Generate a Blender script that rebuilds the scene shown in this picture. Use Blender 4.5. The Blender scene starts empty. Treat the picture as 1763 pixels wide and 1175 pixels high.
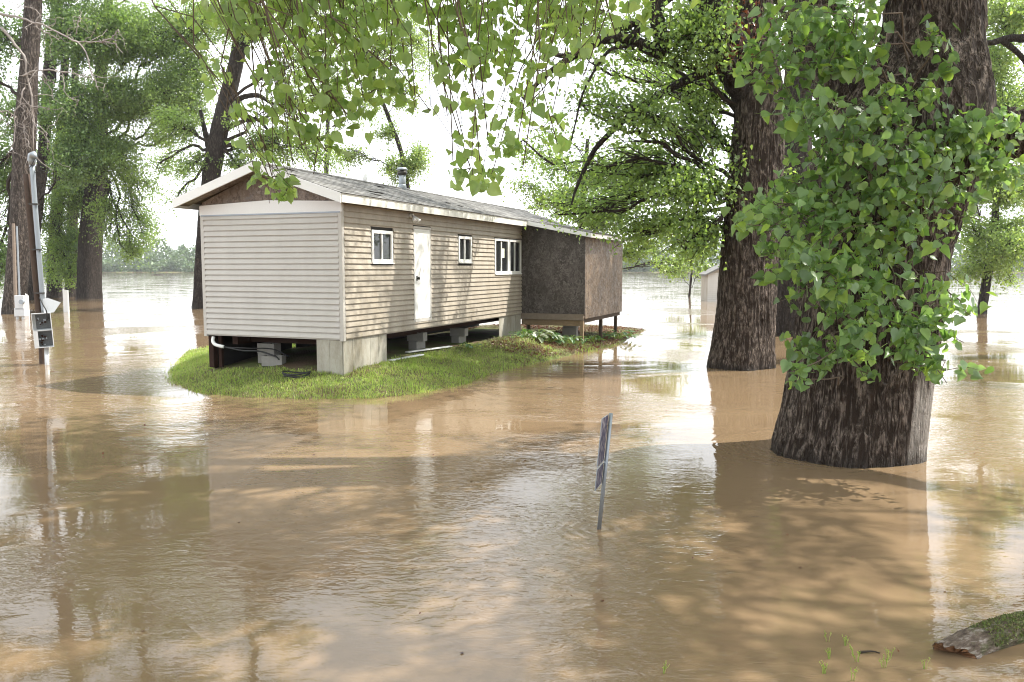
import bpy, math, random
import numpy as np
from mathutils import Vector
sc = bpy.context.scene
C = sc.collection
R = math.radians
# ------------------------------------------------------------------ camera, world, sun, exposure
FPX, CX, CY, HZ, EYE = 1400.0, 881.5, 587.5, 461.0, 2.15
PITCH = math.atan((CY - HZ) / FPX)
cam_d = bpy.data.cameras.new('camera'); cam = bpy.data.objects.new('camera', cam_d); C.objects.link(cam)
cam_d.sensor_width = 36.0; cam_d.lens = 36.0 * FPX / 1763.0
cam_d.clip_start = 0.05; cam_d.clip_end = 6000
cam.location = (0, 0, EYE); cam.rotation_euler = (math.pi / 2 - PITCH, 0, 0)
sc.camera = cam
SUN_EL, SUN_H = R(54), Vector((0.975, 0.222, 0)).normalized()      # horizontal direction towards the sun
SUNV = Vector((SUN_H.x * math.cos(SUN_EL), SUN_H.y * math.cos(SUN_EL), math.sin(SUN_EL)))
world = bpy.data.worlds.new('World'); sc.world = world; world.use_nodes = True
nt = world.node_tree; nt.nodes.clear()
def wn(t, **k):
    n = nt.nodes.new(t)
    for a, b in k.items(): setattr(n, a, b)
    return n
sky = wn('ShaderNodeTexSky', sky_type='NISHITA', sun_disc=False)
sky.sun_elevation = SUN_EL; sky.sun_rotation = math.atan2(SUN_H.x, SUN_H.y)
bg1 = wn('ShaderNodeBackground'); bg1.inputs[1].default_value = 0.12
bg2 = wn('ShaderNodeBackground'); bg2.inputs[0].default_value = (0.94, 0.97, 1.0, 1); bg2.inputs[1].default_value = 1.35   # thin bright cloud
mx = wn('ShaderNodeMixShader'); wo = wn('ShaderNodeOutputWorld')
tcw = wn('ShaderNodeTexCoord'); nzw = wn('ShaderNodeTexNoise'); nzw.inputs['Scale'].default_value = 3.0; nzw.inputs['Detail'].default_value = 5
rpw = wn('ShaderNodeMapRange'); rpw.inputs[1].default_value = 0.3; rpw.inputs[2].default_value = 0.6; rpw.inputs[3].default_value = 0.75; rpw.inputs[4].default_value = 1.0
nt.links.new(sky.outputs[0], bg1.inputs[0]); nt.links.new(tcw.outputs['Generated'], nzw.inputs['Vector'])
nt.links.new(nzw.outputs[0], rpw.inputs[0]); nt.links.new(rpw.outputs[0], mx.inputs[0])
nt.links.new(bg1.outputs[0], mx.inputs[1]); nt.links.new(bg2.outputs[0], mx.inputs[2]); nt.links.new(mx.outputs[0], wo.inputs[0])
sl = bpy.data.lights.new('sun', 'SUN'); sl.energy = 5.0; sl.angle = R(0.6); sl.color = (1.0, 0.95, 0.86)
so = bpy.data.objects.new('sun', sl); C.objects.link(so)
so.rotation_euler = SUNV.to_track_quat('Z', 'Y').to_euler()
sc.view_settings.view_transform = 'Standard'; sc.view_settings.look = 'None'
sc.view_settings.exposure = 1.0; sc.view_settings.gamma = 1.0; sc.view_settings.use_curve_mapping = False
sc.cycles.max_bounces = 7; sc.cycles.diffuse_bounces = 4; sc.cycles.glossy_bounces = 4
sc.cycles.transmission_bounces = 4; sc.cycles.transparent_max_bounces = 4
sc.cycles.caustics_reflective = False; sc.cycles.caustics_refractive = False
sc.cycles.use_denoising = True; sc.cycles.filter_width = 1.05

# ------------------------------------------------------------------ helpers
cp, sp = math.cos(PITCH), math.sin(PITCH)
def pix(px, py, Y):
    """world point on the plane y = Y that the photo shows at pixel px, py"""
    a, b = (px - CX) / FPX, (CY - py) / FPX
    d = (a, cp + b * sp, -sp + b * cp)
    t = Y / d[1]
    return np.array((d[0] * t, Y, EYE + d[2] * t))
def gnd(px, py, z=0.0):
    a, b = (px - CX) / FPX, (CY - py) / FPX
    d = (a, cp + b * sp, -sp + b * cp)
    t = (z - EYE) / d[2]
    return np.array((d[0] * t, d[1] * t, z))
def _h(ix, iy, iz, seed):
    n = (ix.astype(np.int64) * 374761393 + iy.astype(np.int64) * 668265263 + iz.astype(np.int64) * 2147483647 + seed * 1274126177) & 0xffffffff
    n = ((n ^ (n >> 13)) * 1274126177) & 0xffffffff
    n = ((n ^ (n >> 16)) * 2246822519) & 0xffffffff
    n = n ^ (n >> 15)
    return (n & 0xffffff) / float(0xffffff)
def vnoise(x, y, z, seed=0):
    x, y, z = np.broadcast_arrays(np.asarray(x, float), np.asarray(y, float), np.asarray(z, float))
    x0, y0, z0 = np.floor(x), np.floor(y), np.floor(z)
    fx, fy, fz = x - x0, y - y0, z - z0
    fx, fy, fz = [f * f * (3 - 2 * f) for f in (fx, fy, fz)]
    r = 0
    for i in (0, 1):
        for j in (0, 1):
            for k in (0, 1):
                r = r + _h(x0 + i, y0 + j, z0 + k, seed) * (fx if i else 1 - fx) * (fy if j else 1 - fy) * (fz if k else 1 - fz)
    return r
def fbm(x, y, z, seed=0, o=3):
    s, a, t = 0, 1.0, 0
    for i in range(o):
        s = s + a * vnoise(x * 2**i, y * 2**i, z * 2**i, seed + i); t += a; a *= 0.5
    return s / t
def raw(name, V, F, mat=None, smooth=False):
    """mesh data from a vertex array and an (n,3) or (n,4) face array, or a list of faces"""
    me = bpy.data.meshes.new(name)
    V = np.asarray(V, np.float32)
    if isinstance(F, np.ndarray):
        k = F.shape[1]; n = len(F)
        me.vertices.add(len(V)); me.vertices.foreach_set('co', V.ravel())
        me.loops.add(n * k); me.loops.foreach_set('vertex_index', F.astype(np.int32).ravel())
        me.polygons.add(n); me.polygons.foreach_set('loop_start', np.arange(0, n * k, k, dtype=np.int32))
        me.polygons.foreach_set('loop_total', np.full(n, k, np.int32))
        me.update(calc_edges=True)
    else:
        me.from_pydata([tuple(map(float, v)) for v in V], [], [tuple(map(int, f)) for f in F]); me.update()
    if mat: me.materials.append(mat)
    if smooth: me.polygons.foreach_set('use_smooth', np.ones(len(me.polygons), bool))
    return me
def link(name, me, parent=None, loc=None, rot=None, kind=None, label=None):
    o = bpy.data.objects.new(name, me); C.objects.link(o)
    if parent: o.parent = parent
    if loc is not None: o.location = tuple(float(c) for c in loc)
    if rot is not None: o.rotation_euler = rot
    if kind: o['kind'] = kind
    if label: o['label'] = label
    return o
def tag(o, label, cat, group=None):
    o['label'] = label; o['category'] = cat
    if group: o['group'] = group
    return o
def thing(name, label, cat, loc=(0, 0, 0), rotz=0, group=None):
    o = bpy.data.objects.new(name, None); C.objects.link(o)
    o.location = tuple(float(c) for c in loc); o.rotation_euler = (0, 0, rotz); o.empty_display_size = 0.2
    return tag(o, label, cat, group)
class MB:
    """collects shapes into one mesh"""
    def __init__(s): s.v = []; s.f = []
    def add(s, V, F):
        b = len(s.v); s.v.extend([tuple(map(float, v)) for v in V]); s.f.extend([tuple(int(i) + b for i in f) for f in F]); return s
    def box(s, x0, x1, y0, y1, z0, z1):
        V = [(x0, y0, z0), (x1, y0, z0), (x1, y1, z0), (x0, y1, z0), (x0, y0, z1), (x1, y0, z1), (x1, y1, z1), (x0, y1, z1)]
        return s.add(V, [(3, 2, 1, 0), (4, 5, 6, 7), (0, 1, 5, 4), (1, 2, 6, 5), (2, 3, 7, 6), (3, 0, 4, 7)])
    def hexa(s, lo, hi):
        return s.add(list(lo) + list(hi), [(3, 2, 1, 0), (4, 5, 6, 7), (0, 1, 5, 4), (1, 2, 6, 5), (2, 3, 7, 6), (3, 0, 4, 7)])
    def prism(s, poly, axis, a, b):
        """poly: list of 2-D points, extruded along axis (0,1,2) from a to b"""
        def P(p, t):
            q = list(p); q.insert(axis, t); return q
        n = len(poly)
        V = [P(p, a) for p in poly] + [P(p, b) for p in poly]
        F = [tuple(range(n))[::-1], tuple(range(n, 2 * n))] + [(i, (i + 1) % n, n + (i + 1) % n, n + i) for i in range(n)]
        return s.add(V, F)
    def tube(s, pts, rad, seg=8, caps=True):
        V, F = tube(pts, rad, seg); s.add(V, F)
        if caps:
            b = len(s.v) - len(V); n = len(pts)
            s.f.append(tuple(b + i for i in range(seg))[::-1]); s.f.append(tuple(b + (n - 1) * seg + i for i in range(seg)))
        return s
    def build(s, name, mat, parent=None, smooth=False, bevel=0, **k):
        me = raw(name, s.v, s.f, mat, smooth)
        if bevel:
            import bmesh
            bm = bmesh.new(); bm.from_mesh(me)
            bmesh.ops.recalc_face_normals(bm, faces=bm.faces)
            bmesh.ops.bevel(bm, geom=[e for e in bm.edges if len(e.link_faces) == 2 and e.calc_face_angle() > 0.6], offset=bevel, segments=1, affect='EDGES')
            bm.to_mesh(me); bm.free()
        return link(name, me, parent, **k)
def tube(pts, rad, seg=8):
    P = np.asarray(pts, float); n = len(P)
    rad = np.broadcast_to(np.asarray(rad, float), (n,))
    T = np.gradient(P, axis=0); T /= np.linalg.norm(T, axis=1)[:, None] + 1e-9
    ref = np.array((0, 0, 1.0)) if abs(T[0][2]) < 0.9 else np.array((1.0, 0, 0))
    N = np.zeros_like(P); nv = np.cross(T[0], ref); nv /= np.linalg.norm(nv)
    for i in range(n):
        nv = nv - T[i] * nv.dot(T[i]); nv /= np.linalg.norm(nv) + 1e-9; N[i] = nv
    B = np.cross(T, N)
    a = np.arange(seg) * 2 * math.pi / seg
    V = P[:, None, :] + rad[:, None, None] * (np.cos(a)[None, :, None] * N[:, None, :] + np.sin(a)[None, :, None] * B[:, None, :])
    i = np.arange(n - 1)[:, None] * seg; j = np.arange(seg)[None, :]; j2 = (j + 1) % seg
    F = np.stack([i + j, i + j2, i + seg + j2, i + seg + j], -1).reshape(-1, 4)
    return V.reshape(-1, 3), F
def spline(pts, n):
    """Catmull-Rom through rows of pts"""
    P = np.asarray(pts, float); P = np.vstack([2 * P[0] - P[1], P, 2 * P[-1] - P[-2]])
    t = np.linspace(0, len(P) - 3 - 1e-6, n); k = t.astype(int); u = (t - k)[:, None]
    p0, p1, p2, p3 = P[k], P[k + 1], P[k + 2], P[k + 3]
    return 0.5 * (2 * p1 + (p2 - p0) * u + (2 * p0 - 5 * p1 + 4 * p2 - p3) * u**2 + (3 * p1 - p0 - 3 * p2 + p3) * u**3)

# ------------------------------------------------------------------ materials
class N:
    def __init__(s, name):
        s.m = bpy.data.materials.new(name); s.m.use_nodes = True; s.t = s.m.node_tree
        s.b = s.t.nodes['Principled BSDF']; s.o = s.t.nodes['Material Output']
        s.tc = s.n('ShaderNodeTexCoord')
    def n(s, t, **k):
        q = s.t.nodes.new(t)
        for a, b in k.items(): setattr(q, a, b)
        return q
    def l(s, a, b): s.t.links.new(a, b)
    def vec(s, scale=(1, 1, 1), src='Object'):
        m = s.n('ShaderNodeMapping'); m.inputs['Scale'].default_value = scale; s.l(s.tc.outputs[src], m.inputs[0]); return m.outputs[0]
    def noise(s, scale, detail=4, rough=0.6, sc3=(1, 1, 1), dist=0, src='Object'):
        q = s.n('ShaderNodeTexNoise'); q.inputs['Scale'].default_value = scale; q.inputs['Detail'].default_value = detail
        q.inputs['Roughness'].default_value = rough; q.inputs['Distortion'].default_value = dist
        s.l(s.vec(sc3, src), q.inputs['Vector']); return q.outputs[0]
    def mr(s, v, a, b, c=0, d=1):
        q = s.n('ShaderNodeMapRange'); s.l(v, q.inputs[0])
        for i, x in enumerate((a, b, c, d)): q.inputs[i + 1].default_value = x
        return q.outputs[0]
    def ramp(s, v, stops):
        q = s.n('ShaderNodeValToRGB'); e = q.color_ramp.elements
        while len(e) < len(stops): e.new(0.5)
        for i, (p, c) in enumerate(stops): e[i].position = p; e[i].color = (*c, 1)
        s.l(v, q.inputs[0]); return q.outputs[0]
    def mix(s, f, a, b, mode='MIX'):
        q = s.n('ShaderNodeMix', data_type='RGBA', blend_type=mode)
        for sock, x in ((q.inputs[0], f), (q.inputs[6], a), (q.inputs[7], b)):
            if isinstance(x, (int, float)): sock.default_value = x
            elif isinstance(x, tuple): sock.default_value = (*x, 1)
            else: s.l(x, sock)
        return q.outputs[2]
    def math(s, op, a, b=0.0, c=None):
        q = s.n('ShaderNodeMath', operation=op)
        for i, x in enumerate((a, b) if c is None else (a, b, c)):
            if isinstance(x, (int, float)): q.inputs[i].default_value = x
            else: s.l(x, q.inputs[i])
        return q.outputs[0]
    def col(s, c):
        if isinstance(c, tuple): s.b.inputs['Base Color'].default_value = (*c, 1)
        else: s.l(c, s.b.inputs['Base Color'])
    def bump(s, h, dist=0.01, strength=1.0):
        q = s.n('ShaderNodeBump'); q.inputs['Strength'].default_value = strength; q.inputs['Distance'].default_value = dist
        s.l(h, q.inputs['Height']); s.l(q.outputs[0], s.b.inputs['Normal'])
    def rough(s, r, spec=0.3, metal=0):
        if isinstance(r, (int, float)): s.b.inputs['Roughness'].default_value = r
        else: s.l(r, s.b.inputs['Roughness'])
        s.b.inputs['Specular IOR Level'].default_value = spec; s.b.inputs['Metallic'].default_value = metal
def lin(r, g, b):
    f = lambda c: ((c / 255 + 0.055) / 1.055) ** 2.4 if c > 10 else c / 255 / 12.92
    return (f(r), f(g), f(b))
M = {}
def simple(name, c, r=0.6, spec=0.3, metal=0, var=0.25, scale=6.0, bump=0.0):
    q = N(name); dark = tuple(x * (1 - var) for x in c)
    q.col(q.mix(q.noise(scale, 5), dark, c)); q.rough(r, spec, metal)
    if bump: q.bump(q.noise(scale * 8, 5), bump)
    M[name] = q.m; return q
def leafmat(name, cols, trans, tf=0.4, rough=0.36):
    q = N(name)
    gi = q.n('ShaderNodeNewGeometry'); oi = q.n('ShaderNodeObjectInfo')
    r = q.math('FRACT', q.math('ADD', gi.outputs['Random Per Island'], oi.outputs['Random']))
    n = len(cols); c = q.ramp(r, [(i / max(1, n - 1), x) for i, x in enumerate(cols)])
    big = q.mr(q.noise(0.7, 2), 0.35, 0.65, 0.78, 1.18)
    sc_ = q.n('ShaderNodeVectorMath', operation='SCALE'); q.l(c, sc_.inputs[0]); q.l(big, sc_.inputs['Scale'])
    q.l(sc_.outputs[0], q.b.inputs['Base Color']); q.rough(rough, 0.55)
    tr = q.n('ShaderNodeBsdfTranslucent')
    t2 = q.n('ShaderNodeVectorMath', operation='MULTIPLY'); q.l(sc_.outputs[0], t2.inputs[0]); t2.inputs[1].default_value = trans
    q.l(t2.outputs[0], tr.inputs[0])
    ms = q.n('ShaderNodeMixShader'); ms.inputs[0].default_value = tf
    q.l(q.b.outputs[0], ms.inputs[1]); q.l(tr.outputs[0], ms.inputs[2]); q.l(ms.outputs[0], q.o.inputs[0])
    M[name] = q.m
leafmat('leaf_near', [(0.085, 0.15, 0.05), (0.13, 0.225, 0.07), (0.18, 0.28, 0.12), (0.24, 0.34, 0.08), (0.105, 0.19, 0.06), (0.20, 0.30, 0.15), (0.065, 0.12, 0.04)], (2.0, 2.1, 1.0), 0.42)
leafmat('leaf_over', [(0.15, 0.24, 0.08), (0.19, 0.29, 0.09), (0.23, 0.33, 0.15), (0.27, 0.37, 0.11)], (2.3, 2.2, 1.3), 0.52)
leafmat('leaf_mid', [(0.11, 0.175, 0.055), (0.17, 0.25, 0.075), (0.14, 0.22, 0.09), (0.24, 0.33, 0.095)], (2.2, 2.2, 1.1), 0.46)
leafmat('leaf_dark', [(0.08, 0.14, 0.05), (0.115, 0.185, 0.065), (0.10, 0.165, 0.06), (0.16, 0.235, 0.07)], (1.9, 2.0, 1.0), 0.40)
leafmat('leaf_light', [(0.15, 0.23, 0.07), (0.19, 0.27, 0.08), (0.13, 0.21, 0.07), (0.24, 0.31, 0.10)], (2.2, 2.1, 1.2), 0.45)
leafmat('leaf_far', [(0.09, 0.145, 0.06), (0.12, 0.175, 0.075), (0.075, 0.125, 0.06)], (1.5, 1.5, 1.0), 0.3)
leafmat('leaf_dead', [(0.10, 0.035, 0.02), (0.16, 0.065, 0.035), (0.07, 0.03, 0.02)], (1.5, 1.2, 1.0), 0.3)
leafmat('grass', [(0.20, 0.31, 0.055), (0.27, 0.38, 0.07), (0.35, 0.43, 0.12), (0.42, 0.40, 0.17)], (1.6, 1.7, 1.0), 0.35, 0.5)
leafmat('dry_grass', [(0.22, 0.17, 0.10), (0.12, 0.16, 0.05), (0.30, 0.24, 0.14), (0.10, 0.07, 0.04)], (1.3, 1.3, 1.0), 0.25, 0.6)
leafmat('moss', [(0.07, 0.10, 0.02), (0.12, 0.16, 0.03), (0.16, 0.17, 0.06), (0.10, 0.07, 0.04)], (1.3, 1.3, 1.0), 0.2, 0.7)
leafmat('hosta', [(0.10, 0.19, 0.06), (0.07, 0.14, 0.05)], (1.6, 1.7, 1.0), 0.3)
leafmat('hosta_white', [(0.42, 0.46, 0.33), (0.10, 0.19, 0.06), (0.5, 0.52, 0.42)], (1.2, 1.2, 1.0), 0.3)
def barkmat(name, dark, light, wood, wet=0.0, cs=11.0):
    q = N(name)
    at = q.n('ShaderNodeAttribute', attribute_name='bark'); aw = q.n('ShaderNodeAttribute', attribute_name='bare'); wt = q.n('ShaderNodeAttribute', attribute_name='wet')
    n1 = q.noise(9, 6, 0.65, (1, 1, 0.35)); n2 = q.noise(40, 5, 0.7, (1, 1, 0.4))
    def crest(scale, zs, k, off):
        r_ = q.math('ABSOLUTE', q.math('MULTIPLY_ADD', q.noise(scale, 3, 0.55, (1, 1, zs), 0.25), 2.0, -1.0 + off))
        return q.mr(r_, 0.0, k, 1.0, 0.0)
    cr = q.math('MAXIMUM', crest(cs, 0.10, 0.15, 0.0), q.math('MAXIMUM', crest(cs * 1.25, 0.12, 0.13, 0.12), crest(cs * 0.9, 0.08, 0.12, -0.14)))
    cr = q.math('MULTIPLY', cr, q.mr(q.noise(cs * 1.3, 4, 0.7, (1, 1, 0.45)), 0.36, 0.58, 0.12, 1.0))
    f = q.math('MULTIPLY_ADD', n2, 0.34, q.math('MULTIPLY_ADD', cr, 0.72, q.math('MULTIPLY_ADD', at.outputs['Fac'], 0.18, -0.13)))
    c = q.ramp(f, [(0.22, dark), (0.50, tuple((a * 0.7 + b * 0.3) for a, b in zip(dark, light))), (0.80, light)])
    c = q.mix(q.mr(n1, 0.58, 0.75, 0, 0.35), c, (dark[0] * 2.4, dark[1] * 1.5, dark[2] * 1.1))
    w = q.ramp(q.noise(60, 5, 0.7, (1, 1, 0.12)), [(0.25, tuple(x * 0.45 for x in wood)), (0.6, wood)])
    c = q.mix(aw.outputs['Fac'], c, w)
    c = q.mix(q.math('MULTIPLY', wt.outputs['Fac'], 0.75), c, (0.018, 0.012, 0.008))
    q.col(c); q.rough(q.mr(wt.outputs['Fac'], 0, 1, 0.85, 0.35), 0.25)
    q.bump(q.math('MULTIPLY_ADD', cr, 3.4, q.math('ADD', n2, q.noise(120, 3, 0.6, (1, 1, 0.3)))), 0.014)
    M[name] = q.m
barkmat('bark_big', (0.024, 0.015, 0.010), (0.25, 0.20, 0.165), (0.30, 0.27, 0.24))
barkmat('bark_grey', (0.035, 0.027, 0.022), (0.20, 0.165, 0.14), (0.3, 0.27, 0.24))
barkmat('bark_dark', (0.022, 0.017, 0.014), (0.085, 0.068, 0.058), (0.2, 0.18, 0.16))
simple('branch_dark', (0.045, 0.035, 0.028), 0.85, 0.2, var=0.5, scale=12)
simple('branch_pale', (0.30, 0.265, 0.24), 0.8, 0.2, var=0.4, scale=12)
simple('twig', (0.17, 0.13, 0.10), 0.8, 0.2, var=0.45, scale=20)
# siding: stains that streak down and gather low on the wall
def siding(name, c, dirt, amount):
    q = N(name)
    st = q.noise(3.0, 6, 0.7, (1, 1, 0.35)); fine = q.noise(22, 5, 0.7, (1, 1, 0.6))
    sx = q.n('ShaderNodeSeparateXYZ'); q.l(q.tc.outputs['Object'], sx.inputs[0])
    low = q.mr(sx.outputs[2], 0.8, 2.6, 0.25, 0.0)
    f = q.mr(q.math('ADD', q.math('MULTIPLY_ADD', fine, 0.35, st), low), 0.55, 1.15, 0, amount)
    q.col(q.mix(f, q.mix(fine, tuple(x * 0.93 for x in c), c), dirt)); q.rough(0.5, 0.35)
    q.bump(q.noise(30, 3, 0.6, (0.15, 0.15, 6)), 0.0008)
    M[name] = q.m
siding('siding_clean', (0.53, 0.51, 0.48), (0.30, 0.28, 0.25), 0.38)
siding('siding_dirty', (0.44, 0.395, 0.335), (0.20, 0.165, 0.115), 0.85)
siding('white_trim', (0.80, 0.80, 0.80), (0.5, 0.48, 0.45), 0.12)
siding('fascia_dirty', (0.70, 0.69, 0.65), (0.33, 0.33, 0.27), 0.75)
siding('skirt_panel', (0.52, 0.51, 0.46), (0.20, 0.17, 0.12), 0.95)
def osb(name, c1, c2, c3):
    q = N(name)
    v = q.n('ShaderNodeTexVoronoi', feature='F1'); v.inputs['Scale'].default_value = 22
    mm = q.n('ShaderNodeMapping'); mm.inputs['Scale'].default_value = (1, 1, 0.45)
    wv = q.n('ShaderNodeVectorMath', operation='MULTIPLY_ADD'); nn = q.n('ShaderNodeTexNoise'); nn.inputs['Scale'].default_value = 7
    q.l(q.tc.outputs['Object'], nn.inputs['Vector']); q.l(nn.outputs['Color'], wv.inputs[0]); wv.inputs[1].default_value = (0.35, 0.35, 0.35); q.l(q.tc.outputs['Object'], wv.inputs[2])
    q.l(wv.outputs[0], mm.inputs[0]); q.l(mm.outputs[0], v.inputs['Vector'])
    chip = q.n('ShaderNodeSeparateColor'); q.l(v.outputs['Color'], chip.inputs[0])
    c = q.ramp(q.math('MULTIPLY_ADD', q.noise(30, 5, 0.8), 0.9, q.math('MULTIPLY', chip.outputs[0], 0.45)), [(0.35, c1), (0.62, c2), (0.95, c3)])
    c = q.mix(q.mr(q.noise(5.0, 5, 0.7, (1, 1, 0.12)), 0.52, 0.72, 0, 0.6), c, tuple(x * 1.15 for x in c3))
    big = q.mr(q.noise(1.6, 4, 0.6, (1, 1, 0.5)), 0.35, 0.7, 0, 0.8)
    q.col(q.mix(big, c, tuple(x * 0.55 for x in c2))); q.rough(q.mr(chip.outputs[1], 0, 1, 0.35, 0.75), 0.45)
    q.bump(q.math('ADD', chip.outputs[2], q.noise(50, 4)), 0.004)
    M[name] = q.m
osb('osb_wet', (0.028, 0.022, 0.021), (0.075, 0.060, 0.055), (0.18, 0.16, 0.15))
osb('osb_brown', (0.04, 0.026, 0.016), (0.13, 0.085, 0.05), (0.28, 0.205, 0.14))
osb('osb_gable', (0.07, 0.05, 0.04), (0.17, 0.125, 0.095), (0.30, 0.24, 0.20))
q = N('shingle'); gi = q.n('ShaderNodeNewGeometry')
q.col(q.mix(q.mr(q.noise(2.2, 5), 0.5, 0.75, 0, 0.5), q.ramp(gi.outputs['Random Per Island'], [(0, (0.10, 0.098, 0.095)), (0.5, (0.155, 0.152, 0.147)), (1, (0.23, 0.226, 0.218))]), (0.085, 0.083, 0.077)))
q.rough(0.9, 0.2); q.bump(q.noise(180, 3), 0.004); M['shingle'] = q.m
simple('door_white', (0.78, 0.78, 0.77), 0.35, 0.4, var=0.07, scale=2)
simple('vinyl_white', (0.80, 0.80, 0.79), 0.35, 0.4, var=0.06, scale=5)
simple('concrete', (0.30, 0.29, 0.27), 0.9, 0.2, var=0.35, scale=9, bump=0.004)
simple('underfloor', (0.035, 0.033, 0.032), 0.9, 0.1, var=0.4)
simple('rusty_steel', (0.045, 0.022, 0.016), 0.85, 0.2, var=0.6, scale=8)
simple('timber_grey', (0.26, 0.21, 0.17), 0.85, 0.2, var=0.4, scale=14)
simple('timber_tan', (0.30, 0.22, 0.14), 0.85, 0.2, var=0.35, scale=12)
simple('timber_dark', (0.10, 0.075, 0.055), 0.85, 0.2, var=0.4, scale=12)
simple('galvanized', (0.30, 0.33, 0.36), 0.42, 0.5, 0.55, var=0.2, scale=7)
simple('meter_box', (0.56, 0.58, 0.60), 0.45, 0.5, 0.15, var=0.18, scale=7)
simple('meter_inside', (0.13, 0.14, 0.15), 0.5, 0.4, 0.2, var=0.6, scale=40)
simple('black_rubber', (0.018, 0.018, 0.019), 0.5, 0.4, var=0.3)
simple('pole_wood', (0.09, 0.062, 0.048), 0.85, 0.2, var=0.5, scale=9)
simple('paper', (0.72, 0.74, 0.60), 0.7, 0.2, var=0.08)
simple('soil', (0.085, 0.06, 0.04), 0.95, 0.1, var=0.5, scale=12, bump=0.02)
simple('interior', (0.05, 0.048, 0.045), 0.9, 0.1, var=0.3)
simple('metal_dark', (0.05, 0.045, 0.04), 0.4, 0.5, 0.6, var=0.2)
q = N('glass'); q.col((0.02, 0.022, 0.024)); q.rough(0.04, 0.6); q.bump(q.noise(1.5, 2), 0.002); M['glass'] = q.m
# bank: soil under grass, litter away from it
q = N('bank'); q.col(q.mix(q.mr(q.noise(1.3, 5), 0.42, 0.6), (0.11, 0.13, 0.045), (0.12, 0.085, 0.055))); q.rough(0.95, 0.15); q.bump(q.noise(30, 5), 0.03); M['bank'] = q.m
# log
q = N('log_bark'); sx = q.n('ShaderNodeSeparateXYZ'); q.l(q.tc.outputs['Object'], sx.inputs[0])
nn = q.noise(28, 5, 0.7, (0.35, 1, 1)); moss = q.mr(q.math('MULTIPLY_ADD', sx.outputs[0], 0.55, q.noise(9, 5, 0.7)), 0.62, 0.86)
q.col(q.mix(moss, q.ramp(nn, [(0.3, (0.05, 0.035, 0.028)), (0.52, (0.17, 0.13, 0.10)), (0.68, (0.42, 0.37, 0.33))]), q.ramp(nn, [(0.3, (0.035, 0.045, 0.015)), (0.55, (0.10, 0.13, 0.04)), (0.75, (0.2, 0.2, 0.11))])))
q.rough(0.9, 0.2); q.bump(q.noise(70, 5, 0.7, (0.5, 1, 1)), 0.03); M['log_bark'] = q.m
simple('log_end', (0.30, 0.15, 0.07), 0.6, 0.4, var=0.75, scale=16, bump=0.01)

# ------------------------------------------------------------------ the setting: water, river bed, far bank, island
SIGN = gnd(1031, 911); BIG = gnd(1452, 800) + np.array((0, 0.85, 0))
q = N('flood_water')
tc = q.tc.outputs['Object']
def wave(scale, sx=1.0, sy=1.0, detail=3, rough=0.5, dist=0.4, rot=0):
    m = q.n('ShaderNodeMapping'); m.inputs['Scale'].default_value = (sx, sy, 1); m.inputs['Rotation'].default_value = (0, 0, rot); q.l(tc, m.inputs[0])
    z = q.n('ShaderNodeTexNoise'); z.inputs['Scale'].default_value = scale; z.inputs['Detail'].default_value = detail
    z.inputs['Roughness'].default_value = rough; z.inputs['Distortion'].default_value = dist; q.l(m.outputs[0], z.inputs['Vector']); return z.outputs[0]
calm = q.mr(wave(0.22, 1, 1, 3, 0.6, 0.8), 0.45, 0.60, 0.06, 1.0)
h = q.math('MULTIPLY', wave(0.55, 0.8, 1.5, 2, 0.5, 0.3, 0.25), 0.0055)
h = q.math('ADD', h, q.math('MULTIPLY', q.math('MULTIPLY', wave(3.2, 0.7, 1.5, 1, 0.5, 0.8, 0.35), calm), 0.0105))
h = q.math('ADD', h, q.math('MULTIPLY', q.math('MULTIPLY', wave(11.0, 0.65, 1.4, 1.2, 0.5, 1.4, 0.3), calm), 0.0060))
h = q.math('ADD', h, q.math('MULTIPLY', q.math('MULTIPLY', wave(30.0, 0.8, 1.3, 1, 0.5, 0.8), calm), 0.0007))
def rings(c, r0, wl, amp, ang=None):
    d = q.n('ShaderNodeVectorMath', operation='DISTANCE'); q.l(tc, d.inputs[0]); d.inputs[1].default_value = (float(c[0]), float(c[1]), 0)
    dd = q.math('SUBTRACT', d.outputs['Value'], r0)
    s = q.math('SINE', q.math('MULTIPLY_ADD', wave(2.5), 12.0, q.math('MULTIPLY', dd, 6.283 / wl)))
    e = q.math('EXPONENT', q.math('MULTIPLY', q.math('ABSOLUTE', dd), -3.2))
    return q.math('MULTIPLY', q.math('MULTIPLY', s, e), amp)
h = q.math('ADD', h, rings(SIGN, 0.05, 0.11, 0.0013)); h = q.math('ADD', h, rings(BIG, 1.0, 0.17, 0.0006))
q.bump(h, 1.0)
n1 = wave(0.35, 1, 1.6, 4, 0.6, 1.0)
q.col(q.mix(n1, (0.160, 0.107, 0.062), (0.205, 0.145, 0.087))); q.rough(0.02, 0.5); q.b.inputs['IOR'].default_value = 1.33
M['water'] = q.m
ys = np.array([-40, 0, 4, 10, 20, 40, 80, 160, 357.0]); xs = np.array([-640, -300, -100, -40, -15, 0, 15, 40, 100, 300, 640.0])
V = np.array([(x, y, 0) for y in ys for x in xs]); nx = len(xs)
F = np.array([(j * nx + i, j * nx + i + 1, (j + 1) * nx + i + 1, (j + 1) * nx + i) for j in range(len(ys) - 1) for i in range(nx - 1)])
link('flood_water', raw('flood_water', V, F, M['water']), kind='structure')
V2 = V.copy() * np.array((1.15, 1.15, 1)) - np.array((0, 0, 1.5))
link('river_bed', raw('river_bed', V2, F, M['soil']), kind='structure')
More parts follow.
